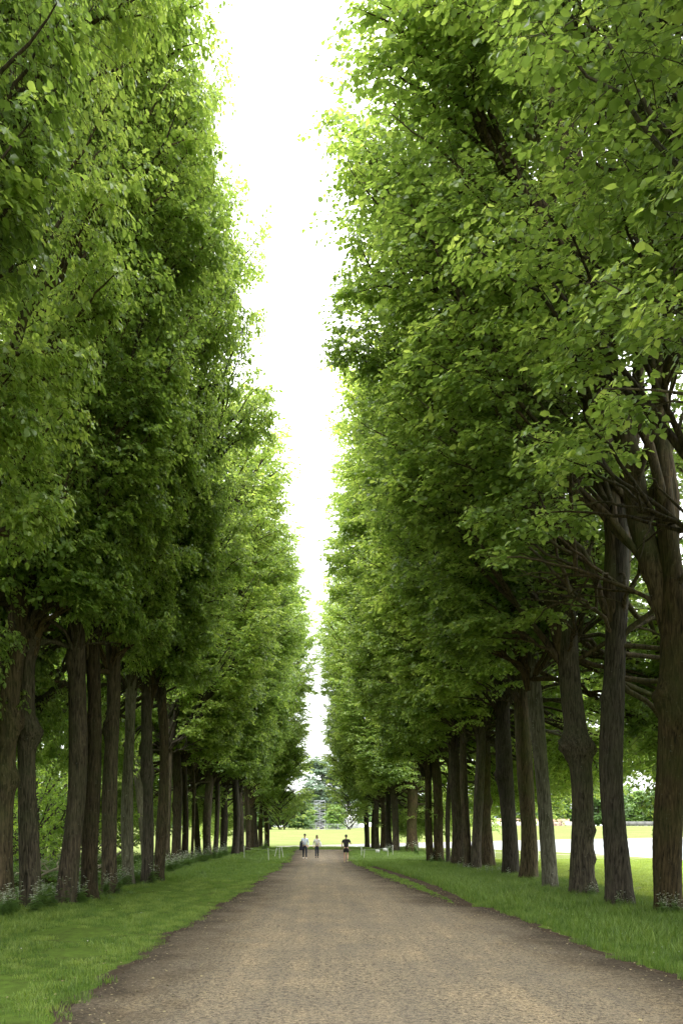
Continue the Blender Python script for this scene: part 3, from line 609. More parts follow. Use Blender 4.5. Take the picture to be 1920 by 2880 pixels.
L_TREES = [
 (12, 2560, 60, (.25, 0), dict(det=0, burls=((5.2, .3, .35, .10), (3.6, .2, .3, .08))), 'thick lime trunk cut by the left edge of the photo, ferny plants at its foot'),
 (85, 2550, 54, (.15, 0), dict(det=0, burls=((5.0, .2, .35, .12), (5.2, 3.3, .3, .08), (7.6, .4, .35, .08))), 'knobbly lime trunk second from the left edge, cow parsley round its foot'),
 (188, 2544, 56, (.20, 0), dict(det=0, burls=((7.2, 3.0, .3, .06),), reach=3.8), 'broad smooth lime trunk third from the left edge, leaning slightly right'),
 (252, 2533, 46, (-.12, 0), dict(det=0, burls=((5.5, 4, .3, .05),)), 'lime trunk fourth from the left edge, close beside a broader one'),
 (312, 2517, 44, (-.12, 0), dict(det=0, burls=((5.6, 3.2, .3, .07),)), 'lime trunk fifth from the left edge with white flowers at its foot'),
 (362, 2492, 33, (0, 0), dict(det=0, pale=True), 'greyish lichen-spotted lime trunk sixth from the left edge'),
 (412, 2487, 32, (.25, 0), dict(det=1, burls=((4.4, 2, .35, .09), (5.3, 3.1, .3, .07))), 'dark knotty lime trunk, left half of a close pair'),
 (446, 2481, 30, (.05, 0), dict(det=1), 'dark lime trunk, right half of a close pair'),
 (471, 2440, 19, (-.1, 0), dict(det=1), 'slender lime trunk half hidden behind the close dark pair'),
 (496, 2433, 27, (-.15, 0), dict(det=1, sprouts=2, burls=((3.5, 3, .3, .05),)), 'lime trunk with leafy sprouts, right of the close dark pair'),
 (519, 2431, 19, (-.15, 0), dict(det=2), 'lime trunk leaning left at the end of the dark wood'),
 (540, 2425, 9, (-.05, 0), dict(det=2), 'very thin lime trunk before the far bright meadow'),
 (558, 2410, 17, (-.25, 0), dict(det=2), 'lime trunk just right of the very thin one'),
 (583, 2410, 25, (.2, 0), dict(det=1), 'lime trunk lit brown on its right side, behind white flowers'),
 (605, 2408, 14, (.12, 0), dict(det=2), 'narrow lime trunk close to the right of the brown-lit one'),
 (627, 2402, 20, (.35, 0), dict(det=2), 'black lime trunk leaning right beside a gap of meadow'),
 (662, 2407, 20, (.0, 0), dict(det=1), 'light brown lime trunk at the front of the far left cluster'),
 (680, 2402, 15, (0, 0), dict(det=2, sprouts=1), 'second lime trunk of the far left cluster'),
 (697, 2396, 15, (0, 0), dict(det=2, sprouts=1), 'third lime trunk of the far left cluster'),
 (710, 2389, 12, (0, 0), dict(det=2), 'fourth lime trunk of the far left cluster'),
 (721, 2384, 13, (0, 0), dict(det=2, d=83, sprouts=1), 'fifth lime trunk of the far left cluster'),
 (734, 2382, 12, (0, 0), dict(det=2, d=86), 'sixth lime trunk of the far left cluster'),
 (750, 2380, 15, (-.05, 0), dict(det=2, d=89, reach=4.6, sprouts=1), 'last lime trunk of the left row, nearest the end of the path'),
]
trunk_xy = []
for side, lst in ((1, R_TREES), (-1, L_TREES)):
    for (px, py, wpx, lean, op, lab) in lst:
        op = dict(op); d = op.pop('d', None)
        if d is None: X, Y = G(px, py)
        else: X, Y = at(px, d), d
        r0 = wpx * Y / F / 2
        if side < 0 and 'reach' not in op:
            edge = (-3.0 if Y < 33 else -1.75 if Y < 43 else (-1.4 if Y < 62 else (-1.2 if Y < 76 else -.2))) + .3 * math.sin(Y * 1.7); op['reach'] = edge - X
        if side > 0: op['reach'] = X - (.72 if Y < 36 else .75 if Y < 45 else (.65 if Y < 70 else -.3)) + .3 * math.sin(Y * 1.3)
        add_lime(side, X, Y, r0, lab, lean=lean, **op); trunk_xy.append((X, Y, r0))
# trees whose trunks stand outside the frame but whose boughs hang into it
for side, X, Y, sg, lab, vv in (
    (1, 8.7, 16.4, 0, 'lime tree whose leafy boughs hang into the upper right, nearest the first right trunk', 2),
    (1, 8.5, 12.6, 300, 'lime tree right of the camera whose large bright leaves fill the upper right corner', 4),
    (1, 8.8, 9.0, 0, 'lime tree close on the right whose lowest boughs cross the right edge of the photo', 0),
    (-1, -7.4, 15.9, 0, 'lime tree whose drooping sprays of leaves enter at the left edge', 3),
    (-1, -7.2, 12.2, 300, 'lime tree on the left whose boughs fill the upper left corner', 5),
    (-1, -7.6, 8.4, 0, 'lime tree close on the left whose lowest boughs cross the left edge', 1)):
    add_lime(side, X, Y, .34, lab, reach=(4.2 if side < 0 else 7.4), singles=sg, det=1, var=(vv % 2 if side > 0 else 2 + vv % 3)); trunk_xy.append((X, Y, .35))
for side, X, Y in ((1, 8.6, 3.5), (1, 8.4, -3), (1, 8.6, -10), (-1, -7.3, 3.2), (-1, -7.2, -3.5), (-1, -7.4, -10.5)):  # lime trees out of view, added for their effect on the light
    add_lime(side, X, Y, .34, 'unseen lime tree added behind the camera to shape the light, %s side of the path' % ('right' if side > 0 else 'left'), reach=(4.2 if side < 0 else 6.6), det=2)

# ------------------------------------------------------------------ the wood behind the left row
shr = []
for k in range(4):
    wd, lf = shrub_crown(40 + k, h=9.5 + k, rad=3.2, base=1.3, n=44, lf_n=6)
    shr.append((mesh_np('branches', wd, M['bark_twig'], smooth=True), leaf_mesh('foliage', lf, M['leaf_wood'])))
rnd = random.Random(8)
spots = []
for row, X0 in enumerate((-13.6, -19.5)):
    for Y in np.arange(15, 62 + row * 3, 5.6):
        spots.append((X0 + rnd.uniform(-1, 1), Y + row * 1.7 + rnd.uniform(-1, 1), row))
ORD = ['first', 'second', 'third', 'fourth', 'fifth', 'sixth', 'seventh', 'eighth', 'ninth', 'tenth', 'eleventh', 'twelfth', 'thirteenth', 'fourteenth', 'fifteenth', 'sixteenth']
def wood_label(X, Y, row, i):
    px = VX + X / Y * F; ks = [k for k, q in enumerate(L_TREES) if q[0] < px]
    if px < 12: return 'young tree of the wood standing out of view beyond the left edge'
    return '%s tree in the left wood, %s row back, right of the %s left trunk' % (('slender', 'bushy', 'leafy', 'open')[i % 4], ORD[row], ORD[min(15, len(ks) - 1)])
for i, (X, Y, row) in enumerate(spots):
    t = empty('woodland_tree', (X, Y, 0), rnd.uniform(0, 6.28)); s = rnd.uniform(.9, 1.15) * (.95, 1.5)[row]; t.scale = (s, s, s * rnd.uniform(1.0, 1.25))
    tag(t, wood_label(X, Y, row, i), 'tree', 'young trees of the wood behind the left row')
    a, b = shr[i % 4]; link('trunk', a, t); tag(link('foliage', b, t), kind='stuff')

# ------------------------------------------------------------------ distant trees
def dup_tree(meshes, X, Y, s, lab, group, rz=0, name='park_tree', z=None, cat='tree', sz=None):
    t = empty(name, (X, Y, ground_z(X, Y) if z is None else z), rz); t.scale = (s, s, sz or s)
    tag(t, lab, cat, group); link('trunk', meshes[0], t); link('crown', meshes[1], t); return t
fm = []
for k, mt in enumerate(('leaf_far', 'leaf_far', 'leaf_pale', 'leaf_haze')):
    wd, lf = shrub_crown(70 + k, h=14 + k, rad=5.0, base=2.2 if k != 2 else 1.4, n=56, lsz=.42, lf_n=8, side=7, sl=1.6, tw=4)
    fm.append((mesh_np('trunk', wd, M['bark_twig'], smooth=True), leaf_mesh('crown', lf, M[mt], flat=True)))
def px_tree(px, d, top_py, kind, lab, group=None, wide=1.0):
    X = at(px, d); z0 = ground_z(X, d); h = zat(top_py, d) - z0; s = h / (14 + kind)
    t = dup_tree(fm[kind], X, d, s * wide, lab, group, rnd.uniform(0, 6.28), sz=s); return t
px_tree(946, 306, 2262, 2, 'round bright green tree beyond the meadow, behind the mesh fence', wide=1.35)
px_tree(838, 300, 2236, 0, 'dark green tree at the meadow edge left of the scaffold tower', wide=1.0)
px_tree(874, 310, 2268, 2, 'light green tree just left of the scaffold tower', wide=.8)
px_tree(800, 296, 2225, 1, 'dark tree at the meadow edge nearest the last left lime', wide=1.1)
px_tree(1024, 330, 2262, 0, 'green tree right of the white stand building', wide=.8)
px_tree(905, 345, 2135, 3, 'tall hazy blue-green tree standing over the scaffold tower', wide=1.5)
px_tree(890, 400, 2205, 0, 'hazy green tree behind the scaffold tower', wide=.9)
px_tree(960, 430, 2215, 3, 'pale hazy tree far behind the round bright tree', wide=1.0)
gw = 'trees of the far wood beyond the left meadow'
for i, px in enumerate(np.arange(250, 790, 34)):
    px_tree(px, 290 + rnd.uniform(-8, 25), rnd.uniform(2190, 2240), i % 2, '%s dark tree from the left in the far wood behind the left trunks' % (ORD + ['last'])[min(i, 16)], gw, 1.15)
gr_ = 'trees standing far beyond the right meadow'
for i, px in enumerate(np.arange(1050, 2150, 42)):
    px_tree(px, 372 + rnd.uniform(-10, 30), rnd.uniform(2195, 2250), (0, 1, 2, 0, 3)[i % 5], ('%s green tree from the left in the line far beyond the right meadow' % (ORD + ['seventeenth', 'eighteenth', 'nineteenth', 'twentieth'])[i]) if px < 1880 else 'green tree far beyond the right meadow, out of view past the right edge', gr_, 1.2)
# farther wood closing the horizon
wd_lf = shrub_crown(91, h=15, rad=6, base=.6, n=40, lsz=.8, lf_n=4, side=5, sl=2.4, tw=3)
wm_ = leaf_mesh('far_wood', wd_lf[1], M['leaf_far'], flat=True)
base = [np.zeros(wm_.vertices and len(wm_.vertices) * 3, np.float32)]; wm_.vertices.foreach_get('co', base[0]); Vb = base[0].reshape(-1, 3)
nf = len(wm_.polygons); ti = np.zeros(nf, np.float32); wm_.attributes['tint'].data.foreach_get('value', ti); lo = np.zeros(nf * 4, np.int32); wm_.loops.foreach_get('vertex_index', lo)
def mass(name, ctrs, label):
    parts = []; at_ = []
    for X, Y, s in ctrs:
        a = rnd.uniform(0, 6.28); c_, s_ = math.cos(a), math.sin(a); Rm = np.array([[c_, -s_, 0], [s_, c_, 0], [0, 0, 1]])
        parts.append((Vb @ Rm.T * s + np.array([X, Y, ground_z(X, Y)]), lo.reshape(-1, 4))); at_.append(ti)
    tag(link(name, mesh_np(name, parts, M['leaf_far'], attr=at_)), label, 'woodland', kind='stuff')
mass('far_wood', [(X + rnd.uniform(-4, 4), 455 + rnd.uniform(0, 20), rnd.uniform(.9, 1.35)) for X in range(-240, 300, 16)], 'distant green wood closing the view beyond the meadows')

# ------------------------------------------------------------------ grass as instanced tufts
def tuft(seed, n, h, rad, wd=.007, lean=.35, seedheads=0):
    r = np.random.default_rng(seed); P = r.uniform(-rad, rad, (n, 2)); hh = h * r.uniform(.5, 1.15, n); a = r.uniform(0, 6.28, n); ln = lean * hh * r.uniform(.2, 1.3, n)
    p = np.stack([P[:, 0], P[:, 1], -.01 * np.ones(n)], 1); d = np.stack([np.cos(a), np.sin(a), 0 * a], 1); s = np.stack([-np.sin(a), np.cos(a), 0 * a], 1) * wd / 2 * (1 + 2 * h) 
    m = p + d * (ln * .3)[:, None] + UP * (hh * .6)[:, None]; t = p + d * ln[:, None] + UP * hh[:, None]
    V = np.stack([p - s, p + s, m + s * .8, m - s * .8, t], 1).reshape(-1, 3); i = np.arange(n)[:, None] * 5
    tint = np.clip(r.normal(.42, .16, n), 0, 1)
    return mesh_np('tuft', [(V, i + np.array([[0, 1, 2, 3]])), (V, i + np.array([[3, 2, 4]]))], M['grass'], attr=[tint, tint])
def gn_scatter(name, pts, rots, scls, cols, label, cat='grass'):
    colc = bpy.data.collections.new(name + '_sources')
    for i, me in enumerate(cols): colc.objects.link(bpy.data.objects.new('%s_source' % name, me))
    me = bpy.data.meshes.new(name); me.vertices.add(len(pts)); me.vertices.foreach_set('co', np.asarray(pts, np.float32).ravel())
    a = me.attributes.new('rot', 'FLOAT', 'POINT'); a.data.foreach_set('value', np.asarray(rots, np.float32))
    a = me.attributes.new('scl', 'FLOAT', 'POINT'); a.data.foreach_set('value', np.asarray(scls, np.float32))
    ng = bpy.data.node_groups.new(name, 'GeometryNodeTree')
    ng.interface.new_socket('Geometry', in_out='INPUT', socket_type='NodeSocketGeometry'); ng.interface.new_socket('Geometry', in_out='OUTPUT', socket_type='NodeSocketGeometry')
    gi = ng.nodes.new('NodeGroupInput'); go = ng.nodes.new('NodeGroupOutput'); ip = ng.nodes.new('GeometryNodeInstanceOnPoints')
    ci = ng.nodes.new('GeometryNodeCollectionInfo'); ci.inputs['Collection'].default_value = colc; ci.inputs['Separate Children'].default_value = True; ci.inputs['Reset Children'].default_value = True
    r1 = ng.nodes.new('GeometryNodeInputNamedAttribute'); r1.data_type = 'FLOAT'; r1.inputs['Name'].default_value = 'rot'
    r2 = ng.nodes.new('GeometryNodeInputNamedAttribute'); r2.data_type = 'FLOAT'; r2.inputs['Name'].default_value = 'scl'
    cx = ng.nodes.new('ShaderNodeCombineXYZ'); ln = ng.links.new
    ip.inputs['Pick Instance'].default_value = True
    ln(gi.outputs[0], ip.inputs['Points']); ln(ci.outputs[0], ip.inputs['Instance']); ln(r1.outputs[0], cx.inputs['Z'])
    rt = ng.nodes.new('FunctionNodeEulerToRotation'); ln(cx.outputs[0], rt.inputs[0]); ln(rt.outputs[0], ip.inputs['Rotation']); ln(r2.outputs[0], ip.inputs['Scale']); ln(ip.outputs[0], go.inputs[0])
    o = link(name, me); md = o.modifiers.new('scatter', 'NODES'); md.node_group = ng
    return tag(o, label, cat, kind='stuff')
rg = np.random.default_rng(12)
def in_path(x, y, m=0.0):
    if y > 80.4 + m: return False
    a = interp(LE, y) - .12 * nz(0, y, 1.1) + m; b = interp(RE, y) - m
    if a < x < b: return True
    if 22.9 < y < 46 and interp(TL, y) + .02 < x < interp(TR, y) + .10: return True
    return False
def scatter_area(x0f, x1f, y0, y1, sp, hfun, avoid=True):
    P, Rt, Sc = [], [], []
    y = y0
    while y < y1:
        x = x0f(y)
        while x < x1f(y):
            X = x + rg.uniform(-.5, .5) * sp; Y = y + rg.uniform(-.5, .5) * sp; s = hfun(X, Y)
            if s > .15 and not (avoid and in_path(X, Y, -.10 + .35 * nz(X, Y, 1.3))) and not inside((X, Y), water_poly):
                P.append((X, Y, 0.006)); Rt.append(rg.uniform(0, 6.28)); Sc.append(s * rg.uniform(.8, 1.2))
            x += sp
        y += sp
    return P, Rt, Sc
T_short = [tuft(1, 130, .07, .22), tuft(2, 110, .085, .22), tuft(3, 120, .06, .22, lean=.6)]
T_long = [tuft(4, 110, .22, .2, lean=.5), tuft(5, 120, .18, .2, lean=.6), tuft(6, 100, .27, .2, lean=.5)]
T_mid = [tuft(7, 170, .12, .36, wd=.014, lean=.5), tuft(8, 160, .15, .36, wd=.014, lean=.5)]
T_pale = [tuft(9, 120, .10, .22, lean=.7)]
for m_ in T_pale: m_.attributes['tint'].data.foreach_set('value', np.clip(rg.normal(.8, .15, len(m_.polygons)), 0, 1).astype(np.float32))
def bare(X, Y, th=.20, s=.55): return 0 if nz(X, Y, s) + .5 * nz(X + 9, Y, s * 3.1) > th else 1
p1 = scatter_area(lambda y: -9.4, lambda y: interp(LE, y) + .3, 8.5, 34, .26, lambda X, Y: bare(X, Y) * (.9 + .6 * nz(X, Y, .8) + (.7 if X < -6.6 else 0)))
gn_scatter('grass_verge_left', *p1, T_short + T_pale, 'short worn grass of the left verge with bare dark patches')
p2 = scatter_area(lambda y: interp(RE, y) - .2, lambda y: 10.0, 8.5, 46, .26, lambda X, Y: (.55 + .55 * S((X - interp(RE, Y)) / 1.6) + .25 * nz(X, Y, .8)) * (.38 if (X < interp(TL, Y) + .2 and 22.9 < Y < 50) else 1.0) if True else .5)
gn_scatter('grass_verge_right', *p2, T_long, 'long green grass of the right verge round the tree feet')
p3 = scatter_area(lambda y: -9.2, lambda y: interp(LE, y) + .25, 34, 90, .45, lambda X, Y: bare(X, Y, .4) * (.8 + .4 * nz(X, Y, .6) + (.6 if X < -6 else 0)))
p4 = scatter_area(lambda y: interp(RE, y) - .25, lambda y: 9.6, 46, 88.5, .45, lambda X, Y: 1.1 + .5 * nz(X, Y, .6))
p5 = scatter_area(lambda y: -2.8, lambda y: 5, 80, 89.4, .45, lambda X, Y: .8, avoid=False)
gn_scatter('grass_verge_far', p3[0] + p4[0] + p5[0], p3[1] + p4[1] + p5[1], p3[2] + p4[2] + p5[2], T_mid, 'grass of both verges towards the far end of the path')
p6 = scatter_area(lambda y: 9.8, lambda y: 24, 15, 56, .5, lambda X, Y: .65 + .3 * nz(X, Y, .4), avoid=False)
M['grass_sun'] = leaf_mat('sunlit_meadow_blade', (.13, .19, .035), (.21, .29, .055), (.30, .37, .095), trans=.4, tmul=1.8, rough=.5)  # brighter copy of the blades: sunlight on the open meadow put into the colour
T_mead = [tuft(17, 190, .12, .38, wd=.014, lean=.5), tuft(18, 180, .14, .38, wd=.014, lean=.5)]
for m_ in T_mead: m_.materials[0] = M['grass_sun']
gn_scatter('meadow_grass', *p6, T_mead, 'bright mown meadow grass between the right trees and the canal')
# undergrowth in the wood: broad-leaved herbs
def herb(seed, n=60, rad=.35, h=.35):
    r = np.random.default_rng(seed); P = np.stack([r.uniform(-rad, rad, n), r.uniform(-rad, rad, n), r.uniform(.05, h, n)], 1)
    a = r.uniform(0, 6.28, n); D = np.stack([np.cos(a), np.sin(a), r.uniform(-.4, .3, n)], 1); Nn = UP + r.normal(0, .3, (n, 3)); t = np.clip(r.normal(.4, .2, n), 0, 1)
    return mesh_np('herb', [leaves_geo(P, D, Nn, r.uniform(.06, .13, n))], M['herb'], attr=[np.repeat(t, 2)])
H = [herb(1), herb(2), herb(3, 80, .4, .5)]
p7 = scatter_area(lambda y: -22, lambda y: -8.3, 14, 58, .75, lambda X, Y: (.9 + .5 * nz(X, Y, .5)) if nz(X, Y, .35) > -.12 else 0, avoid=False)
gn_scatter('undergrowth', *p7, H, 'low leafy undergrowth on the dark floor of the left wood', 'undergrowth')
p8 = [[], [], []]
for (X, Y, r0) in trunk_xy:
    if 15 < Y < 60:
        for k in range(5):
            a = rg.uniform(0, 6.28); rr = r0 + rg.uniform(.1, .5); p8[0].append((X + rr * math.cos(a), Y + rr * math.sin(a), .006)); p8[1].append(a); p8[2].append(rg.uniform(.35, .7))
gn_scatter('tree_foot_herbs', *p8, H[:2] + T_long[:1], 'leafy weeds and tall grass round the feet of the limes', 'undergrowth')

# ------------------------------------------------------------------ cow parsley, plant by plant
def parsley(seed, h=.85):
    r = np.random.default_rng(seed); st, lfp, fl = [], [[], [], []], []
    for k in range(7):
        a = r.uniform(0, 6.28); ln = r.uniform(.08, .32); hh = h * r.uniform(.65, 1.1); b = np.array([r.uniform(-.06, .06), r.uniform(-.06, .06), 0])
        top = b + np.array([math.cos(a) * ln, math.sin(a) * ln, hh]); mid = (b + top) / 2 + np.array([math.cos(a) * -.03, 0, .03])
        st.append(np.stack([b, mid, top]))
        for q in range(3):
            a2 = r.uniform(0, 6.28); u0 = b + (top - b) * r.uniform(.7, 1); u1 = u0 + np.array([math.cos(a2) * .1, math.sin(a2) * .1, .09]); st.append(np.stack([u0, (u0 + u1) / 2, u1]))
            for z in range(9):
                a3 = r.uniform(0, 6.28); rr = r.uniform(0, .055); fl.append(u1 + np.array([math.cos(a3) * rr, math.sin(a3) * rr, r.uniform(-.008, .012)]))
        for q in range(9):
            t = r.uniform(.05, .7); p0 = b + (top - b) * t; a2 = r.uniform(0, 6.28); L_ = .26 * (1 - t * .6)
            for z in range(7):
                s = (z + 1) / 7; pp = p0 + np.array([math.cos(a2), math.sin(a2), .15 - .35 * s]) * L_ * s
                for sg in (-1, 1):
                    lfp[0].append(pp); lfp[1].append([math.cos(a2 + sg * 1.0), math.sin(a2 + sg * 1.0), -.2]); lfp[2].append(.055 * (1.2 - s * .6))
    n = len(fl); fl = np.array(fl); q = np.array([[(-1, -1, 0), (1, -1, 0), (1, 1, 0), (-1, 1, 0)]]) * r.uniform(.007, .013, (n, 1, 1)) + fl[:, None]
    q[..., 2] += r.normal(0, .004, (n, 4)); Fq = np.arange(n * 4).reshape(-1, 4)
    m = len(lfp[0])
    return (mesh_np('stem', [tubes(np.array(st), .0035, 3)], M['stem']), mesh_np('flower_head', [(q.reshape(-1, 3), Fq)], M['flower']),
            mesh_np('leaves', [leaves_geo(np.array(lfp[0]), np.array(lfp[1]), np.tile(UP, (m, 1)) + r.normal(0, .2, (m, 3)), np.array(lfp[2]))], M['herb'], attr=[np.clip(r.normal(.45, .15, m * 2), 0, 1)]))
PV = [parsley(k, .8 + .08 * k) for k in range(4)]
def add_parsley(X, Y, s, lab, grp=None):
    t = empty('cow_parsley', (X, Y, 0), rnd.uniform(0, 6.28)); t.scale = (s, s, s); tag(t, lab, 'plant', grp or 'cow parsley flowering among the trees')
    a, b, c = rnd.choice(PV); link('stem', a, t); tag(link('flower_head', b, t), kind='stuff'); tag(link('leaves', c, t), kind='stuff')
def cluster(px0, px1, py0, py1, n, s, lab):
    for k in range(n):
        px = rnd.uniform(px0, px1); t = (px - px0) / max(1, px1 - px0); X, Y = G(px, py0 + (py1 - py0) * t + rnd.uniform(-7, 7)); add_parsley(X, Y, s * rnd.uniform(.75, 1.15), lab)
cluster(-10, 60, 2585, 2570, 6, .8, 'cow parsley at the foot of the trunk on the left edge')
cluster(70, 150, 2570, 2562, 5, .75, 'cow parsley round the foot of the second trunk from the left edge')
cluster(180, 230, 2548, 2545, 4, .8, 'cow parsley before the foot of the third trunk from the left edge')
cluster(290, 340, 2520, 2512, 5, .75, 'cow parsley before the fifth trunk from the left edge')
cluster(340, 400, 2500, 2480, 9, .9, 'white cow parsley between the grey trunk and the close dark pair')
cluster(395, 450, 2488, 2478, 6, .7, 'cow parsley before the close pair of dark trunks')
cluster(455, 560, 2460, 2428, 26, .9, 'cow parsley in the white bank right of the close dark pair')
cluster(560, 640, 2428, 2405, 18, .95, 'cow parsley in the white bank before the brown-lit trunk')
cluster(722, 752, 2388, 2386, 6, .9, 'cow parsley at the foot of the last left trunks')
cluster(1270, 1330, 2455, 2450, 6, .6, 'cow parsley and leaves before the clump of three right trunks')
cluster(1330, 1440, 2460, 2470, 9, .6, 'low cow parsley between the clump of three and the dark trunk')
cluster(1140, 1180, 2398, 2400, 6, 1.0, 'cow parsley at the foot of the lone sprouting trunk on the right')
cluster(1085, 1110, 2394, 2396, 4, .8, 'cow parsley beside the far right trunk cluster')
cluster(1210, 1260, 2428, 2430, 4, .7, 'cow parsley at the foot of the leaning right pair')
cluster(1860, 1910, 2590, 2585, 6, .6, 'cow parsley at the foot of the broad trunk on the right edge')
cluster(1730, 1780, 2566, 2560, 4, .5, 'cow parsley at the flared foot of the second trunk from the right edge')
cluster(1640, 1680, 2532, 2530, 4, .5, 'cow parsley beside the burled trunk')

# ------------------------------------------------------------------ dead fallen branches in the wood
def fallen(seed, X, Y, L_, lab):
    r = np.random.default_rng(seed); t = empty('fallen_branch', (X, Y, 0)); tag(t, lab, 'fallen branch')
    a0 = r.uniform(-.25, .25); main = [(0, 0, .15)]
    for k in range(7): p = main[-1]; main.append((p[0] + L_ / 7 * math.cos(a0), p[1] + L_ / 7 * math.sin(a0) + r.normal(0, .08), max(.1, p[2] + r.normal(.08, .1))))
    link('main_branch', mesh_np('main_branch', [tube1(main, np.linspace(.06, .02, 8), 6)], M['dead'], smooth=True), t)
    for k in range(7):
        p = np.array(main[r.integers(1, 7)]); a = r.uniform(-2.8, .3) if k % 2 else r.uniform(-.3, 2.8); l2 = r.uniform(.7, 1.7)
        q = p + np.array([math.cos(a) * l2 * .6, math.sin(a) * l2 * .5, r.uniform(.25, .9) * l2 * .7]); m_ = (p + q) / 2 + r.normal(0, .08, 3)
        tw = q + np.array([r.normal(0, .3), r.normal(0, .2), r.uniform(0, .4)])
        link('side_branch', mesh_np('side_branch', [tube1([p, m_, q, tw], np.array([.032, .024, .016, .008]), 5)], M['dead'], smooth=True), t)
for k, (px, py, d, L_, lab) in enumerate(((20, 2440, 33, 3.2, 'pale dead branches lying behind the second trunk from the left edge'), (100, 2440, 34.5, 3.4, 'pale forked dead branch lying behind the third trunk from the left edge'), (190, 2440, 36, 2.6, 'small pale dead branch seen between the fourth and fifth left trunks'), (60, 2440, 31, 2.5, 'tangle of thin dead twigs in the dark wood at the left edge'))):
    fallen(20 + k, at(px, d), d, L_, lab)
# a leaning trunk behind the left row
X, Y = G(415, 2440); t = empty('leaning_tree', (X, Y, 0)); tag(t, 'pale grey-brown trunk leaning left behind the left row', 'tree')
me, _ = trunk_mesh(77, .26, (-1.0, .2), h=10.5, na=32, nzs=60, mat=M['bark_pale'], leader=.2); link('trunk', me, t)
tag(link('foliage', shr[2][1], t, (-1.2, 0, 5.5)), kind='stuff'); link('limbs', shr[2][0], t, (-1.2, 0, 5.5))

# ------------------------------------------------------------------ stones, twigs and leaf litter on the path
def pebbles():
    r = np.random.default_rng(3); n = 6000; y = 8.5 + 24 * r.random(n) ** 1.5; a = np.array([interp(LE, q) for q in y]); b = np.array([interp(RE, q) for q in y])
    x = a + (b - a) * r.random(n); s = r.uniform(.005, .014, n); s[:160] *= 1.8
    oc = np.array([(1, 0, 0), (0, 1, 0), (-1, 0, 0), (0, -1, 0), (0, 0, .6), (0, 0, -.4)], float); f = np.array([(0, 1, 4), (1, 2, 4), (2, 3, 4), (3, 0, 4), (1, 0, 5), (2, 1, 5), (3, 2, 5), (0, 3, 5)])
    V = oc[None] * s[:, None, None] * r.uniform(.7, 1.3, (n, 6, 1)); an = r.uniform(0, 6.28, n); c, q = np.cos(an)[:, None], np.sin(an)[:, None]
    V = np.stack([V[..., 0] * c - V[..., 1] * q + x[:, None], V[..., 0] * q + V[..., 1] * c + y[:, None], V[..., 2] + .014 + s[:, None] * .2], -1)
    tag(link('loose_stones', mesh_np('loose_stones', [(V.reshape(-1, 3), (np.arange(n)[:, None, None] * 6 + f[None]).reshape(-1, 3))], M['stone_small'])), 'loose small stones scattered over the gravel path', 'gravel', kind='stuff')
    n = 1100; y = 8.5 + 26 * r.random(n); side = r.random(n) < .5; x = np.where(side, [interp(LE, q) for q in y], [interp(RE, q) for q in y]) + np.where(side, 1, -1) * (r.normal(-.15, .65, n)) * 1.1
    a = r.uniform(0, 6.28, n); P = np.stack([x, y, np.full(n, .02)], 1)
    tag(link('fallen_leaves', mesh_np('fallen_leaves', [leaves_geo(P, np.stack([np.cos(a), np.sin(a), 0 * a], 1), UP + r.normal(0, .15, (n, 3)), r.uniform(.02, .05, n))], simple('dry_leaf', (.30, .25, .13), .8, var=.4, scale=.8))), 'dry bud scales and leaf scraps along the path edges', 'leaf litter', kind='stuff')
pebbles()
def daisies():
    r = np.random.default_rng(6); n = 260; y = 12 + 40 * r.random(n); x = np.where(r.random(n) < .75, 5.2 + 5 * r.random(n), -8.5 + 5 * r.random(n)); z = r.uniform(.08, .24, n) * np.where(x > 0, 1, .5)
    a = np.arange(6) * math.pi / 3; ring = np.stack([np.cos(a), np.sin(a), 0 * a], 1)
    V = ring[None] * r.uniform(.010, .018, (n, 1, 1)) + np.stack([x, y, z], 1)[:, None] + r.normal(0, .003, (n, 6, 3))
    tag(link('daisies', mesh_np('daisies', [(V.reshape(-1, 3), np.arange(n * 6).reshape(-1, 6))], M['bagw'])), 'small white flowers dotted through the verge grass', 'wildflowers', kind='stuff')
M['bagw'] = simple('white_cloth', (.72, .70, .68), .85, var=.06)
daisies()

# ------------------------------------------------------------------ rope barriers with stakes and notices
def stake(X, Y, h, lab, tilt=(0, 0), r=.022, name='stake'):
    V, Fk = tube1([(0, 0, -.05), (0, 0, h * .5), (0, 0, h)], r, 6); V2, F2 = tube1([(0, 0, h), (0, 0, h + .015)], r * .8, 6)
    t = link(name, mesh_np(name, [(V, Fk), (V2, F2)], M['post']), loc=(X, Y, 0)); t.rotation_euler = (tilt[0], tilt[1], 0)
    tag(t, lab, 'stake', 'thin white stakes of the rope barriers'); return t
def stake_px(px, py, hpx, lab, tilt=(0, 0)):
    X, Y = G(px, py); h = hpx * Y / F; stake(X, Y, h, lab, tilt); return Vector((X + math.tan(tilt[1]) * h, Y, h * .97))
a1 = stake_px(687, 2414, 34, 'white stake at the left end of the left rope, before the trunk cluster')
a2 = stake_px(756, 2423, 38, 'white stake in the middle of the left rope', (0, R_(-3)))
a3 = stake_px(786, 2418, 35, 'upright white stake of the trio at the left path edge')
a4 = stake_px(797, 2414, 33, 'white stake of the trio leaning left, nearest the path', (0, R_(-10)))
a5 = stake_px(772, 2412, 28, 'white stake of the trio leaning right, behind the rope', (0, R_(13)))
b1 = stake_px(1016, 2409, 29, 'white stake at the right path edge, farther of the pair')
b2 = stake_px(1023, 2419, 31, 'white stake at the right path edge, nearer of the pair', (0, R_(3)))
stake_px(1391, 2409, 34, 'white stake on the meadow behind the clump of three')
stake_px(1512, 2424, 40, 'white stake on the meadow left of the slim leaning trunk')
stake_px(1090, 2411, 26, 'short white stake in the grass at the foot of the far right cluster')
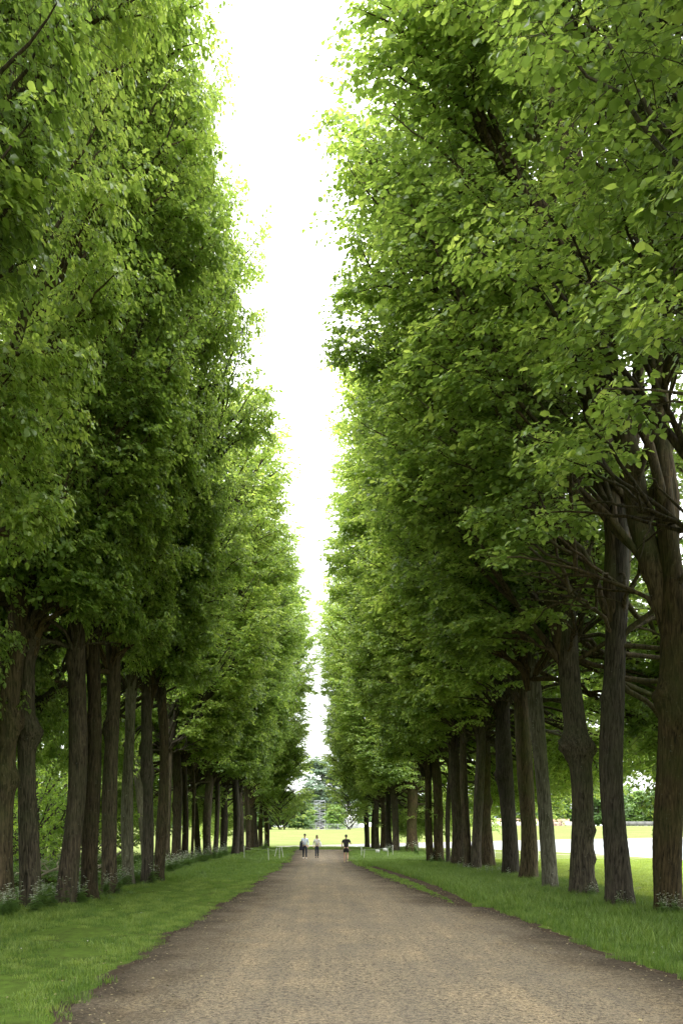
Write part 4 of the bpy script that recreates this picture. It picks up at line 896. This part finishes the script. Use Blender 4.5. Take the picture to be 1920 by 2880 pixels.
X_, Y_ = G(1105, 2411); b3 = Vector((X_ + .25, Y_ + 3, .85)); b0 = b2
def rope(name, p, q, sag, lab):
    pts = [(p.lerp(q, t) - Vector((0, 0, sag * 4 * t * (1 - t)))) for t in np.linspace(0, 1, 12)]
    o = link(name, mesh_np(name, [tube1([tuple(v) for v in pts], .004, 4)], M['rope'])); tag(o, lab, 'rope'); return pts
rope('rope', a1, a2, .12, 'thin white rope hung between the two left stakes')
rope('rope', a2, a3, .16, 'white rope sagging from the middle stake to the stake trio')
rope('rope', a3, a4, .05, 'short rope joining two stakes of the trio')
X5, Y5 = G(1104, 2408); b4 = Vector((X5, Y5, .82))
rope('rope', b1, b2, .2, 'slack rope between the two stakes at the right path edge')
rp = rope('rope', b2, b4, .10, 'thin rope carrying two white notices on the right verge')
stake(b4.x, b4.y, .86, 'white stake at the right end of the notice rope')
for px, lab in ((1058, 'white paper notice on the rope, the left one of two'), (1080, 'white paper notice on the rope, the right one of two')):
    tt = min(.9, max(.1, (px - 1023) / (1104 - 1023))); p = b2.lerp(b4, tt); zc = p.z - .04 - .10 * 4 * tt * (1 - tt)
    wd = .30 if px < 1070 else .31
    V, Fk = box(-wd / 2, wd / 2, -.004, .004, -.21, 0)
    o = link('notice', mesh_np('notice', [(V, Fk)], M['white']), loc=(p.x, p.y - .02, zc)); o.rotation_euler = (R_(4), R_(3), 0); tag(o, lab, 'notice')

# ------------------------------------------------------------------ far buildings, scaffold, fences
def bars(segs, r): return [tube1([a, ((np.array(a) + np.array(b)) / 2).tolist(), b], r, 4) for a, b in segs]
def scaffold(px0, px1, top_py, d, lab, lifts=7, depth=4, slope=False):
    X0, X1 = at(px0, d), at(px1, d); z0 = ground_z(X0, d); h = zat(top_py, d) - z0
    t = empty('scaffold_tower' if not slope else 'sloping_stand', (X0, d, z0)); tag(t, lab, 'scaffold'); W = X1 - X0; nx = max(2, int(W / 1.6))
    def H(x): return h if not slope else h * (1 - .75 * x / W) 
    for j in (0, depth):
        for i in range(nx + 1):
            x = W * i / nx; link('upright', mesh_np('upright', bars([((x, j, 0), (x, j, H(x)))], .09), M['steel']), t)
    for l in range(1, lifts + 1):
        z = h * l / lifts; xe = W if not slope else W * min(1, (1 - z / h) / .75 + .0)
        if xe < .5: continue
        for j in (0, depth): link('ledger', mesh_np('ledger', bars([((0, j, z), (xe, j, z))], .08), M['steel']), t)
        link('deck', mesh_np('deck', [box(0, xe, .2, depth - .2, z - .12, z - .04)], M['slate']), t)
        sg = l % 2; link('brace', mesh_np('brace', bars([((0 if sg else xe, -.1, z - h / lifts), (xe if sg else 0, -.1, z))], .08), M['steel']), t)
scaffold(884, 914, 2252, 314, 'tall grey scaffold tower between two green trees beyond the meadow', 9)
scaffold(968, 1014, 2297, 316, 'low sloping scaffold stand right of the round green tree', 5, slope=True)
# white stand building with pillars and windows
d = 330; X0, X1 = at(974, d), at(1009, d); z0 = ground_z(X0, d); t = empty('stand_building', (X0, d, z0)); tag(t, 'white building with tall narrow openings behind the round green tree', 'building'); W = X1 - X0; hh = zat(2262, d) - z0
link('wall', mesh_np('wall', [box(0, W, 0, 7, 0, hh * .62)], M['white']), t)
link('roof', mesh_np('roof', [box(-.4, W + .4, -.4, 7.4, hh * .93, hh)], M['white']), t)
link('back_wall', mesh_np('back_wall', [box(.2, W - .2, 2.4, 6.8, hh * .62, hh * .93)], M['glass']), t)
for k in range(6): x = W * k / 5; link('pillar', mesh_np('pillar', [box(x - .18, x + .18, -.02, .34, hh * .62, hh * .93)], M['white']), t)
for k in range(3):
    wd = link('window', mesh_np('window', [box(W * (.5 + k * .16), W * (.5 + k * .16) + .45, -.06, -.004, hh * .42, hh * .52)], M['glass']), t)
V, Fk = box(at(1008, d), at(1052, d), d - 4, d + 6, z0, z0 + 1.9); o = link('marquee', mesh_np('marquee', [(V, Fk), (np.array([(V[4][0], V[4][1], z0 + 1.9), (V[5][0], V[5][1], z0 + 1.9), (V[7][0], V[7][1], z0 + 1.9), (V[6][0], V[6][1], z0 + 1.9), ((V[4][0] + V[5][0]) / 2, d + 1, z0 + 3.6)]), np.array([(0, 1, 4), (1, 2, 4), (2, 3, 4), (3, 0, 4)]))], M['white'])); tag(o, 'low white marquee beside the sloping scaffold stand', 'tent')
# blue-grey hall beyond the right meadow
d = 352; X0, X1 = at(1240, d), at(1412, d); z0 = ground_z(X0, d); t = empty('hall', (X0, d, z0)); tag(t, 'blue-grey ribbed hall beyond the right meadow, seen between trunks', 'building'); W = X1 - X0; hh = zat(2252, d) - z0
link('wall', mesh_np('wall', [box(0, W, 0, 12, 0, hh)], M['blue_grey']), t)
link('base_wall', mesh_np('base_wall', [box(-.5, W + .5, -.35, -.004, 0, hh * .3)], M['white']), t)
for k in range(26): x = W * (k + .5) / 26; link('rib', mesh_np('rib', [box(x - .12, x + .12, -.2, -.003, hh * .3, hh)], M['slate'] if k % 2 else M['white']), t)
# pale retaining wall, timber stacks, low fence
d = 304
V, Fk = box(at(1085, d), at(1612, d), d, d + 1.2, 2.3, zat(2311, d)); o = link('retaining_wall', mesh_np('retaining_wall', [(V, Fk)], M['pale_wall'])); tag(o, 'long low pale wall along the far edge of the right meadow', 'wall')
d = 318
V, Fk = box(at(1100, d), at(1600, d), d, d + 1.5, 2.5, zat(2303, d)); o = link('terrace_wall', mesh_np('terrace_wall', [(V, Fk)], M['brick'])); tag(o, 'reddish grey terrace wall above the long pale wall', 'wall')
rb = random.Random(5)
for k in range(9):
    px = 1546 + (k % 3) * 17; lv = k // 3; d = 301.5; X = at(px, d); z = ground_z(X, d) + lv * .72
    o = link('timber_stack', mesh_np('timber_stack', [box(-1.0, 1.0, -.5, .5, .0, .2), box(-1.0, 1.0, -.5, .5, .26, .44), box(-.95, .95, -.45, .45, .5, .66)], M['brick']), loc=(X, d, z)); o.rotation_euler.z = rb.uniform(-.1, .1)
    tag(o, ('lowest', 'middle', 'topmost')[lv] + ' bundle of red-brown boards by the pale wall, ' + ('left', 'centre', 'right')[k % 3] + ' pile', 'timber bundle', 'bundles of boards by the pale wall')
def panel_fence(name, px0, px1, d, pitch, h, lab, dark=False):
    X0, X1 = at(px0, d), at(px1, d); t = empty(name, (X0, d, ground_z((X0 + X1) / 2, d))); tag(t, lab, 'fence'); n = max(1, int((X1 - X0) / pitch))
    for k in range(n):
        x = (X1 - X0) * k / n; w_ = (X1 - X0) / n - .12
        if dark:
            link('panel', mesh_np('panel', [box(x, x + w_, 0, .05, .05, h)], M['darkfence']), t); link('post', mesh_np('post', [box(x - .1, x - .002, -.03, .1, 0, h + .15)], M['slate']), t)
        else:
            f = link('panel_frame', mesh_np('panel_frame', bars([((x, 0, .1), (x, 0, h)), ((x + w_, 0, .1), (x + w_, 0, h)), ((x, 0, h), (x + w_, 0, h)), ((x, 0, .15), (x + w_, 0, .15))], .05), M['steel']), t)
            link('mesh_wire', mesh_np('mesh_wire', bars([((x + w_ * q / 12, 0, .15), (x + w_ * q / 12, 0, h)) for q in range(1, 12)] + [((x, 0, .15 + (h - .15) * q / 4), (x + w_, 0, .15 + (h - .15) * q / 4)) for q in range(1, 4)], .012), M['steel']), f)
            link('foot', mesh_np('foot', [box(x - .15, x + .15, -.35, .35, 0, .12)], M['slate']), t)
panel_fence('mesh_fence', 858, 1012, 299, 3.5, 2.0, 'see-through grey mesh fence at the far end of the meadow')
panel_fence('panel_fence', 1700, 1925, 300, 3.0, 1.7, 'low dark panel fence far beyond the canal on the right', dark=True)
strip('sand_patch', [(299, at(889, 299)), (330, at(884, 330))], [(299, at(909, 299)), (330, at(915, 330))], 299.5, 330, 3, M['sand'], 1.26, 0, 0, 3)

# ------------------------------------------------------------------ people
def skin_body(pts, edges, rad, mat, name, root=0, lv=1):
    me = bpy.data.meshes.new(name); me.from_pydata(pts, edges, []); o = bpy.data.objects.new(name, me); C.objects.link(o)
    o.modifiers.new('s', 'SKIN'); sv = me.skin_vertices[0].data
    for i, r in enumerate(rad): sv[i].radius = (r, r) if not isinstance(r, tuple) else r
    for i in range(len(pts)): sv[i].use_root = (i == root)
    ss = o.modifiers.new('u', 'SUBSURF'); ss.levels = lv; ss.render_levels = lv
    dg = bpy.context.evaluated_depsgraph_get(); ev = o.evaluated_get(dg); m2 = bpy.data.meshes.new_from_object(ev); m2.name = name
    bpy.data.objects.remove(o); bpy.data.meshes.remove(me)
    m2.materials.clear(); m2.materials.append(mat); m2.polygons.foreach_set('use_smooth', np.ones(len(m2.polygons), bool)); return m2
M['skin'] = simple('skin', (.52, .32, .23), .6, var=.08)
M['hair'] = simple('dark_brown_hair', (.045, .028, .018), .7, var=.3, scale=40)
M['hair2'] = simple('brown_hair', (.12, .06, .032), .6, var=.3, scale=40)
M['shirt_b'] = simple('light_blue_cotton', (.55, .62, .74), .85, var=.08)
M['navy'] = simple('dark_navy_cloth', (.018, .022, .035), .85)
M['black'] = simple('black_cloth', (.012, .012, .013), .8)
M['sole'] = simple('tan_sole', (.50, .42, .22), .7)
M['shoe_w'] = simple('pale_shoe', (.62, .56, .50), .7)
M['bagw'] = simple('white_cloth', (.72, .70, .68), .85, var=.06)
def stripes():
    m, nt, p, L = new_mat('grey_white_stripes'); g = N(nt, 'ShaderNodeTexCoord'); s = N(nt, 'ShaderNodeSeparateXYZ'); L(g.outputs['Object'], s.inputs[0])
    mth = N(nt, 'ShaderNodeMath', operation='SINE'); mm = N(nt, 'ShaderNodeMath', operation='MULTIPLY'); mm.inputs[1].default_value = 70; L(s.outputs['Z'], mm.inputs[0]); L(mm.outputs[0], mth.inputs[0])
    r = ramp(nt, [(.35, (.30, .29, .27)), (.6, (.68, .66, .62))]); ma = N(nt, 'ShaderNodeMath', operation='MULTIPLY_ADD'); ma.inputs[1].default_value = .5; ma.inputs[2].default_value = .5; L(mth.outputs[0], ma.inputs[0]); L(ma.outputs[0], r.inputs[0]); L(r.outputs[0], p.inputs['Base Color']); p.inputs['Roughness'].default_value = .9; return m
M['stripe'] = stripes()
def person(X, Y, rz, h, lab, J, top, bottom, shoe, hair, long_sleeve=True, shorts=False, long_hair=False, sole=None):
    """J: joint positions for a 1.8 m figure facing -Y: shoulders, elbows, wrists, hips, knees, ankles (index 0 = its right side, x negative when facing -Y)"""
    t = empty('person', (X, Y, .012), rz); s = h / 1.8; t.scale = (s, s, s); tag(t, lab, 'person', None)
    pel, wst, che, nek, hd0, hd1 = (0, 0, .95), (0, .0, 1.12), (0, 0, 1.33), (0, 0, 1.51), (0, -.015, 1.60), (0, -.02, 1.72)
    P = [pel, wst, che, nek, hd0, hd1]; E = [(0, 1), (1, 2), (2, 3), (3, 4), (4, 5)]; Rd = [(.145, .11), (.12, .09), (.12, .085), .05, (.066, .08), (.07, .088)]
    for sd in (0, 1):
        a = len(P); sh, el_, wr = J['sh'][sd], J['el'][sd], J['wr'][sd]; v = (Vector(wr) - Vector(el_)).normalized(); hand = tuple(Vector(wr) + v * .07)
        P += [sh, el_, wr, hand]; E += [(2, a), (a, a + 1), (a + 1, a + 2), (a + 2, a + 3)]; Rd += [.058, .042, .028, (.036, .02)]
        side = v.cross(Vector((0, 0, 1))) if abs(v.z) < .9 else Vector((0, 1, 0)); side.normalize()
        for q, (o_, ln) in enumerate(((-.028, .07), (-.010, .085), (.010, .08), (.027, .065))):
            b = Vector(hand) + side * o_ + v * .02; e = b + v * ln * .8 + Vector((0, 0, -.012)); P += [tuple(b), tuple(e)]; k = len(P); E += [(a + 3, k - 2), (k - 2, k - 1)]; Rd += [.010, .008]
        b = Vector(wr) + v * .02 + side * .03; e = b + v * .05 + side * .025; P += [tuple(b), tuple(e)]; k = len(P); E += [(a + 2, k - 2), (k - 2, k - 1)]; Rd += [.012, .010]
        a = len(P); hp, kn, an = J['hp'][sd], J['kn'][sd], J['an'][sd]; P += [hp, kn, tuple(Vector(kn).lerp(Vector(an), .35)), an]; E += [(0, a), (a, a + 1), (a + 1, a + 2), (a + 2, a + 3)]; Rd += [.088, .056, .056, .036]
    link('body', skin_body(P, E, Rd, M['skin'], 'body'), t)
    # head details
    nose = link('nose', mesh_np('nose', [(np.array([(-.014, -.10, 1.655), (.014, -.10, 1.655), (0, -.128, 1.66), (0, -.10, 1.70)]), np.array([(0, 1, 2), (0, 2, 3), (1, 3, 2)]))], M['skin']), t)
    for x in (-.028, .028): link('eye', mesh_np('eye', [box(x - .011, x + .011, -.112, -.10, 1.687, 1.697)], M['black']), t)
    link('mouth', mesh_np('mouth', [box(-.02, .02, -.111, -.10, 1.628, 1.634)], simple('lip', (.35, .14, .12), .6)), t)
    # hair cap
    n1, n2 = 10, 16; V = []
    lowb = 1.50 if long_hair else 1.64
    for i in range(n1):
        ph = math.pi * .5 * (1 - i / (n1 - 1)) if i < n1 else 0
        for j in range(n2):
            th = 2 * math.pi * j / n2; fr_ = -math.sin(th)  # front is -Y
            rr = .092 * math.cos(ph) if i > 0 else .001; z = 1.715 + .085 * math.sin(ph)
            V.append((rr * math.cos(th) * .93, -.005 + rr * math.sin(th) * 1.12, z))
    for (ff, zz, wd) in ((.55, 1.67, 1.0), (1.0, lowb, 1.12 if long_hair else .93)):
        for j in range(n2):
            th = 2 * math.pi * j / n2; front = max(0, -math.sin(th)); z = 1.715 + (zz - 1.715) * (1 - front) ** .8 if front > 0 else zz
            V.append((.092 * wd * math.cos(th) * .95, -.002 + .092 * wd * math.sin(th) * 1.1, z))
    Fk = [(i * n2 + j, (i + 1) * n2 + j, (i + 1) * n2 + (j + 1) % n2, i * n2 + (j + 1) % n2) for i in range(n1 + 1) for j in range(n2)]
    link('hair', mesh_np('hair', [(np.array(V), np.array(Fk))], hair, smooth=True), t)
    # top
    P = [(0, 0, .90), wst, (0, 0, 1.38), (0, 0, 1.50)]; E = [(0, 1), (1, 2), (2, 3)]; Rd = [(.17, .13), (.155, .122), (.18, .135), (.085, .085)]
    for sd in (0, 1):
        a = len(P); sh, el_, wr = J['sh'][sd], J['el'][sd], J['wr'][sd]
        if long_sleeve: P += [sh, el_, tuple(Vector(el_).lerp(Vector(wr), .9))]; E += [(2, a), (a, a + 1), (a + 1, a + 2)]; Rd += [.078, .056, .042]
        else: P += [sh, tuple(Vector(sh).lerp(Vector(el_), .75))]; E += [(2, a), (a, a + 1)]; Rd += [.078, .062]
    link('top', skin_body(P, E, Rd, top, 'top'), t)
    P = [(0, 0, .99), (0, 0, .93)]; E = [(0, 1)]; Rd = [(.15, .118), (.155, .12)]
    for sd in (0, 1):
        a = len(P); hp, kn, an = (Vector(J[q][sd]) for q in ('hp', 'kn', 'an'))
        if shorts: P += [tuple(hp), tuple(hp.lerp(kn, .72))]; E += [(1, a), (a, a + 1)]; Rd += [.112, .105]
        else: P += [tuple(hp), tuple(kn), tuple(kn.lerp(an, .95))]; E += [(1, a), (a, a + 1), (a + 1, a + 2)]; Rd += [.105, .074, .055]
    link('shorts' if shorts else 'trousers', skin_body(P, E, Rd, bottom, 'trousers'), t)
    for sd in (0, 1):
        an = Vector(J['an'][sd]); toe = Vector(J['toe'][sd]); m_ = an.lerp(toe, .5) - Vector((0, 0, .012))
        link('shoe', skin_body([tuple(an + Vector((0, .03, -.03))), tuple(m_), tuple(toe)], [(0, 1), (1, 2)], [.05, .048, .038], shoe, 'shoe'), t)
        if sole and sd == 1:
            pass
    return t
# man, walking towards the camera, coat over his right arm
J = dict(sh=[(-.18, 0, 1.42), (.18, 0, 1.42)], el=[(-.27, .02, 1.17), (.25, .05, 1.15)], wr=[(-.14, -.20, 1.20), (.23, -.06, .92)],
         hp=[(-.09, 0, .90), (.09, 0, .90)], kn=[(-.10, -.02, .50), (.10, -.09, .50)], an=[(-.10, .12, .09), (.11, -.16, .085)], toe=[(-.11, -.03, .04), (.13, -.33, .045)])
X, Y = G(857, 2416); tm = person(X, Y, 0, 1.80, 'man walking in a light blue shirt and dark trousers, dark coat over his arm', J, M['shirt_b'], M['navy'], M['shoe_w'], M['hair'])
r = np.random.default_rng(1); nn = 14; V = []
for i in range(9):
    z = 1.24 - i * .075; wv_ = .05 + .035 * math.sin(i * .5)
    for j in range(nn): th = 2 * math.pi * j / nn; V.append((-.245 - .004 * i + (.085 + .010 * i * .6) * math.cos(th) + .012 * math.cos(3 * th + i * .4), -.10 + wv_ * math.sin(th), z + .02 * math.sin(th * 2)))
V.append((-.24, -.10, 1.27)); V.append((-.27, -.10, .62)); Fk = [(i * nn + j, i * nn + (j + 1) % nn, (i + 1) * nn + (j + 1) % nn, (i + 1) * nn + j) for i in range(8) for j in range(nn)]
T3 = [(9 * nn, (j + 1) % nn, j) for j in range(nn)] + [(9 * nn + 1, 8 * nn + j, 8 * nn + (j + 1) % nn) for j in range(nn)]
me = bpy.data.meshes.new('coat'); me.from_pydata([tuple(v) for v in V], [], Fk + T3); me.materials.append(M['navy']); me.polygons.foreach_set('use_smooth', np.ones(len(me.polygons), bool))
o = link('coat', me, loc=(X, Y, .012)); tag(o, 'dark coat draped over the walking man\'s right arm', 'coat')
# woman, walking towards the camera
J = dict(sh=[(-.165, 0, 1.42), (.165, 0, 1.42)], el=[(-.25, .06, 1.17), (.25, .0, 1.17)], wr=[(-.26, -.05, .95), (.16, -.20, 1.16)],
         hp=[(-.085, 0, .90), (.085, 0, .90)], kn=[(-.09, -.10, .51), (.08, .0, .50)], an=[(-.10, -.13, .09), (.08, .13, .09)], toe=[(-.11, -.31, .045), (.085, -.02, .04)])
X, Y = G(891, 2414); person(X, Y, R_(4), 1.70, 'woman in a grey and white striped jumper and dark jeans, white cloth over her arm', J, M['stripe'], M['navy'], M['black'], M['hair2'], long_hair=True)
V = []
for i in range(8):
    z = 1.24 - i * .05
    for j in range(nn): th = 2 * math.pi * j / nn; V.append((.27 + (.06 + .012 * i) * math.cos(th) + .01 * math.cos(3 * th + i), -.08 + (.055 + .004 * i) * math.sin(th), z))
V.append((.26, -.08, 1.27)); V.append((.28, -.08, .87)); Fk = [(i * nn + j, i * nn + (j + 1) % nn, (i + 1) * nn + (j + 1) % nn, (i + 1) * nn + j) for i in range(7) for j in range(nn)]
T3 = [(8 * nn, (j + 1) % nn, j) for j in range(nn)] + [(8 * nn + 1, 7 * nn + j, 7 * nn + (j + 1) % nn) for j in range(nn)]
me = bpy.data.meshes.new('folded_jacket'); me.from_pydata([tuple(v) for v in V], [], Fk + T3); me.materials.append(M['bagw']); me.polygons.foreach_set('use_smooth', np.ones(len(me.polygons), bool))
o = link('folded_jacket', me, loc=(X, Y, .012)); o.scale = (.944,) * 3; tag(o, 'white jacket hanging over the walking woman\'s left arm', 'jacket')
# runner seen from behind (faces +Y): build facing -Y, turn 180
J = dict(sh=[(-.19, 0, 1.43), (.19, 0, 1.43)], el=[(-.30, .10, 1.19), (.27, .12, 1.18)], wr=[(-.26, -.12, 1.24), (.26, -.03, .98)],
         hp=[(-.09, 0, .92), (.09, 0, .92)], kn=[(-.10, .0, .50), (.09, -.05, .52)], an=[(-.09, .30, .22), (.10, -.02, .09)], toe=[(-.09, .36, .08), (.10, -.20, .04)])
X, Y = G(973, 2427); person(X, Y, R_(180), 1.80, 'runner seen from behind in a black T-shirt and black shorts', J, M['black'], M['black'], M['sole'], M['hair'], long_sleeve=False, shorts=True)
# tiny people by the pale wall
Jt = dict(sh=[(-.18, 0, 1.42), (.18, 0, 1.42)], el=[(-.24, .02, 1.17), (.24, .02, 1.17)], wr=[(-.22, -.06, .93), (.22, -.06, .93)],
         hp=[(-.09, 0, .90), (.09, 0, .90)], kn=[(-.10, -.05, .50), (.10, .02, .50)], an=[(-.12, -.1, .09), (.12, .12, .09)], toe=[(-.12, -.26, .04), (.12, -.02, .04)])
for px, lab, top in ((1552, 'tiny figure in dark blue clothes by the far pale wall, left of the group', M['navy']), (1562, 'tiny figure in a pale top beside the dark blue one by the far wall', M['bagw']), (1577, 'tiny dark figure by the far pale wall nearest the board bundles', M['black']), (1395, 'tiny dark figure alone on the far meadow, seen between trunks', M['black'])):
    X = at(px, 300); p = person(X, 300, rnd.uniform(0, 6), 1.75, lab, Jt, top, M['navy'], M['black'], M['hair']); p.location.z = ground_z(X, 300)
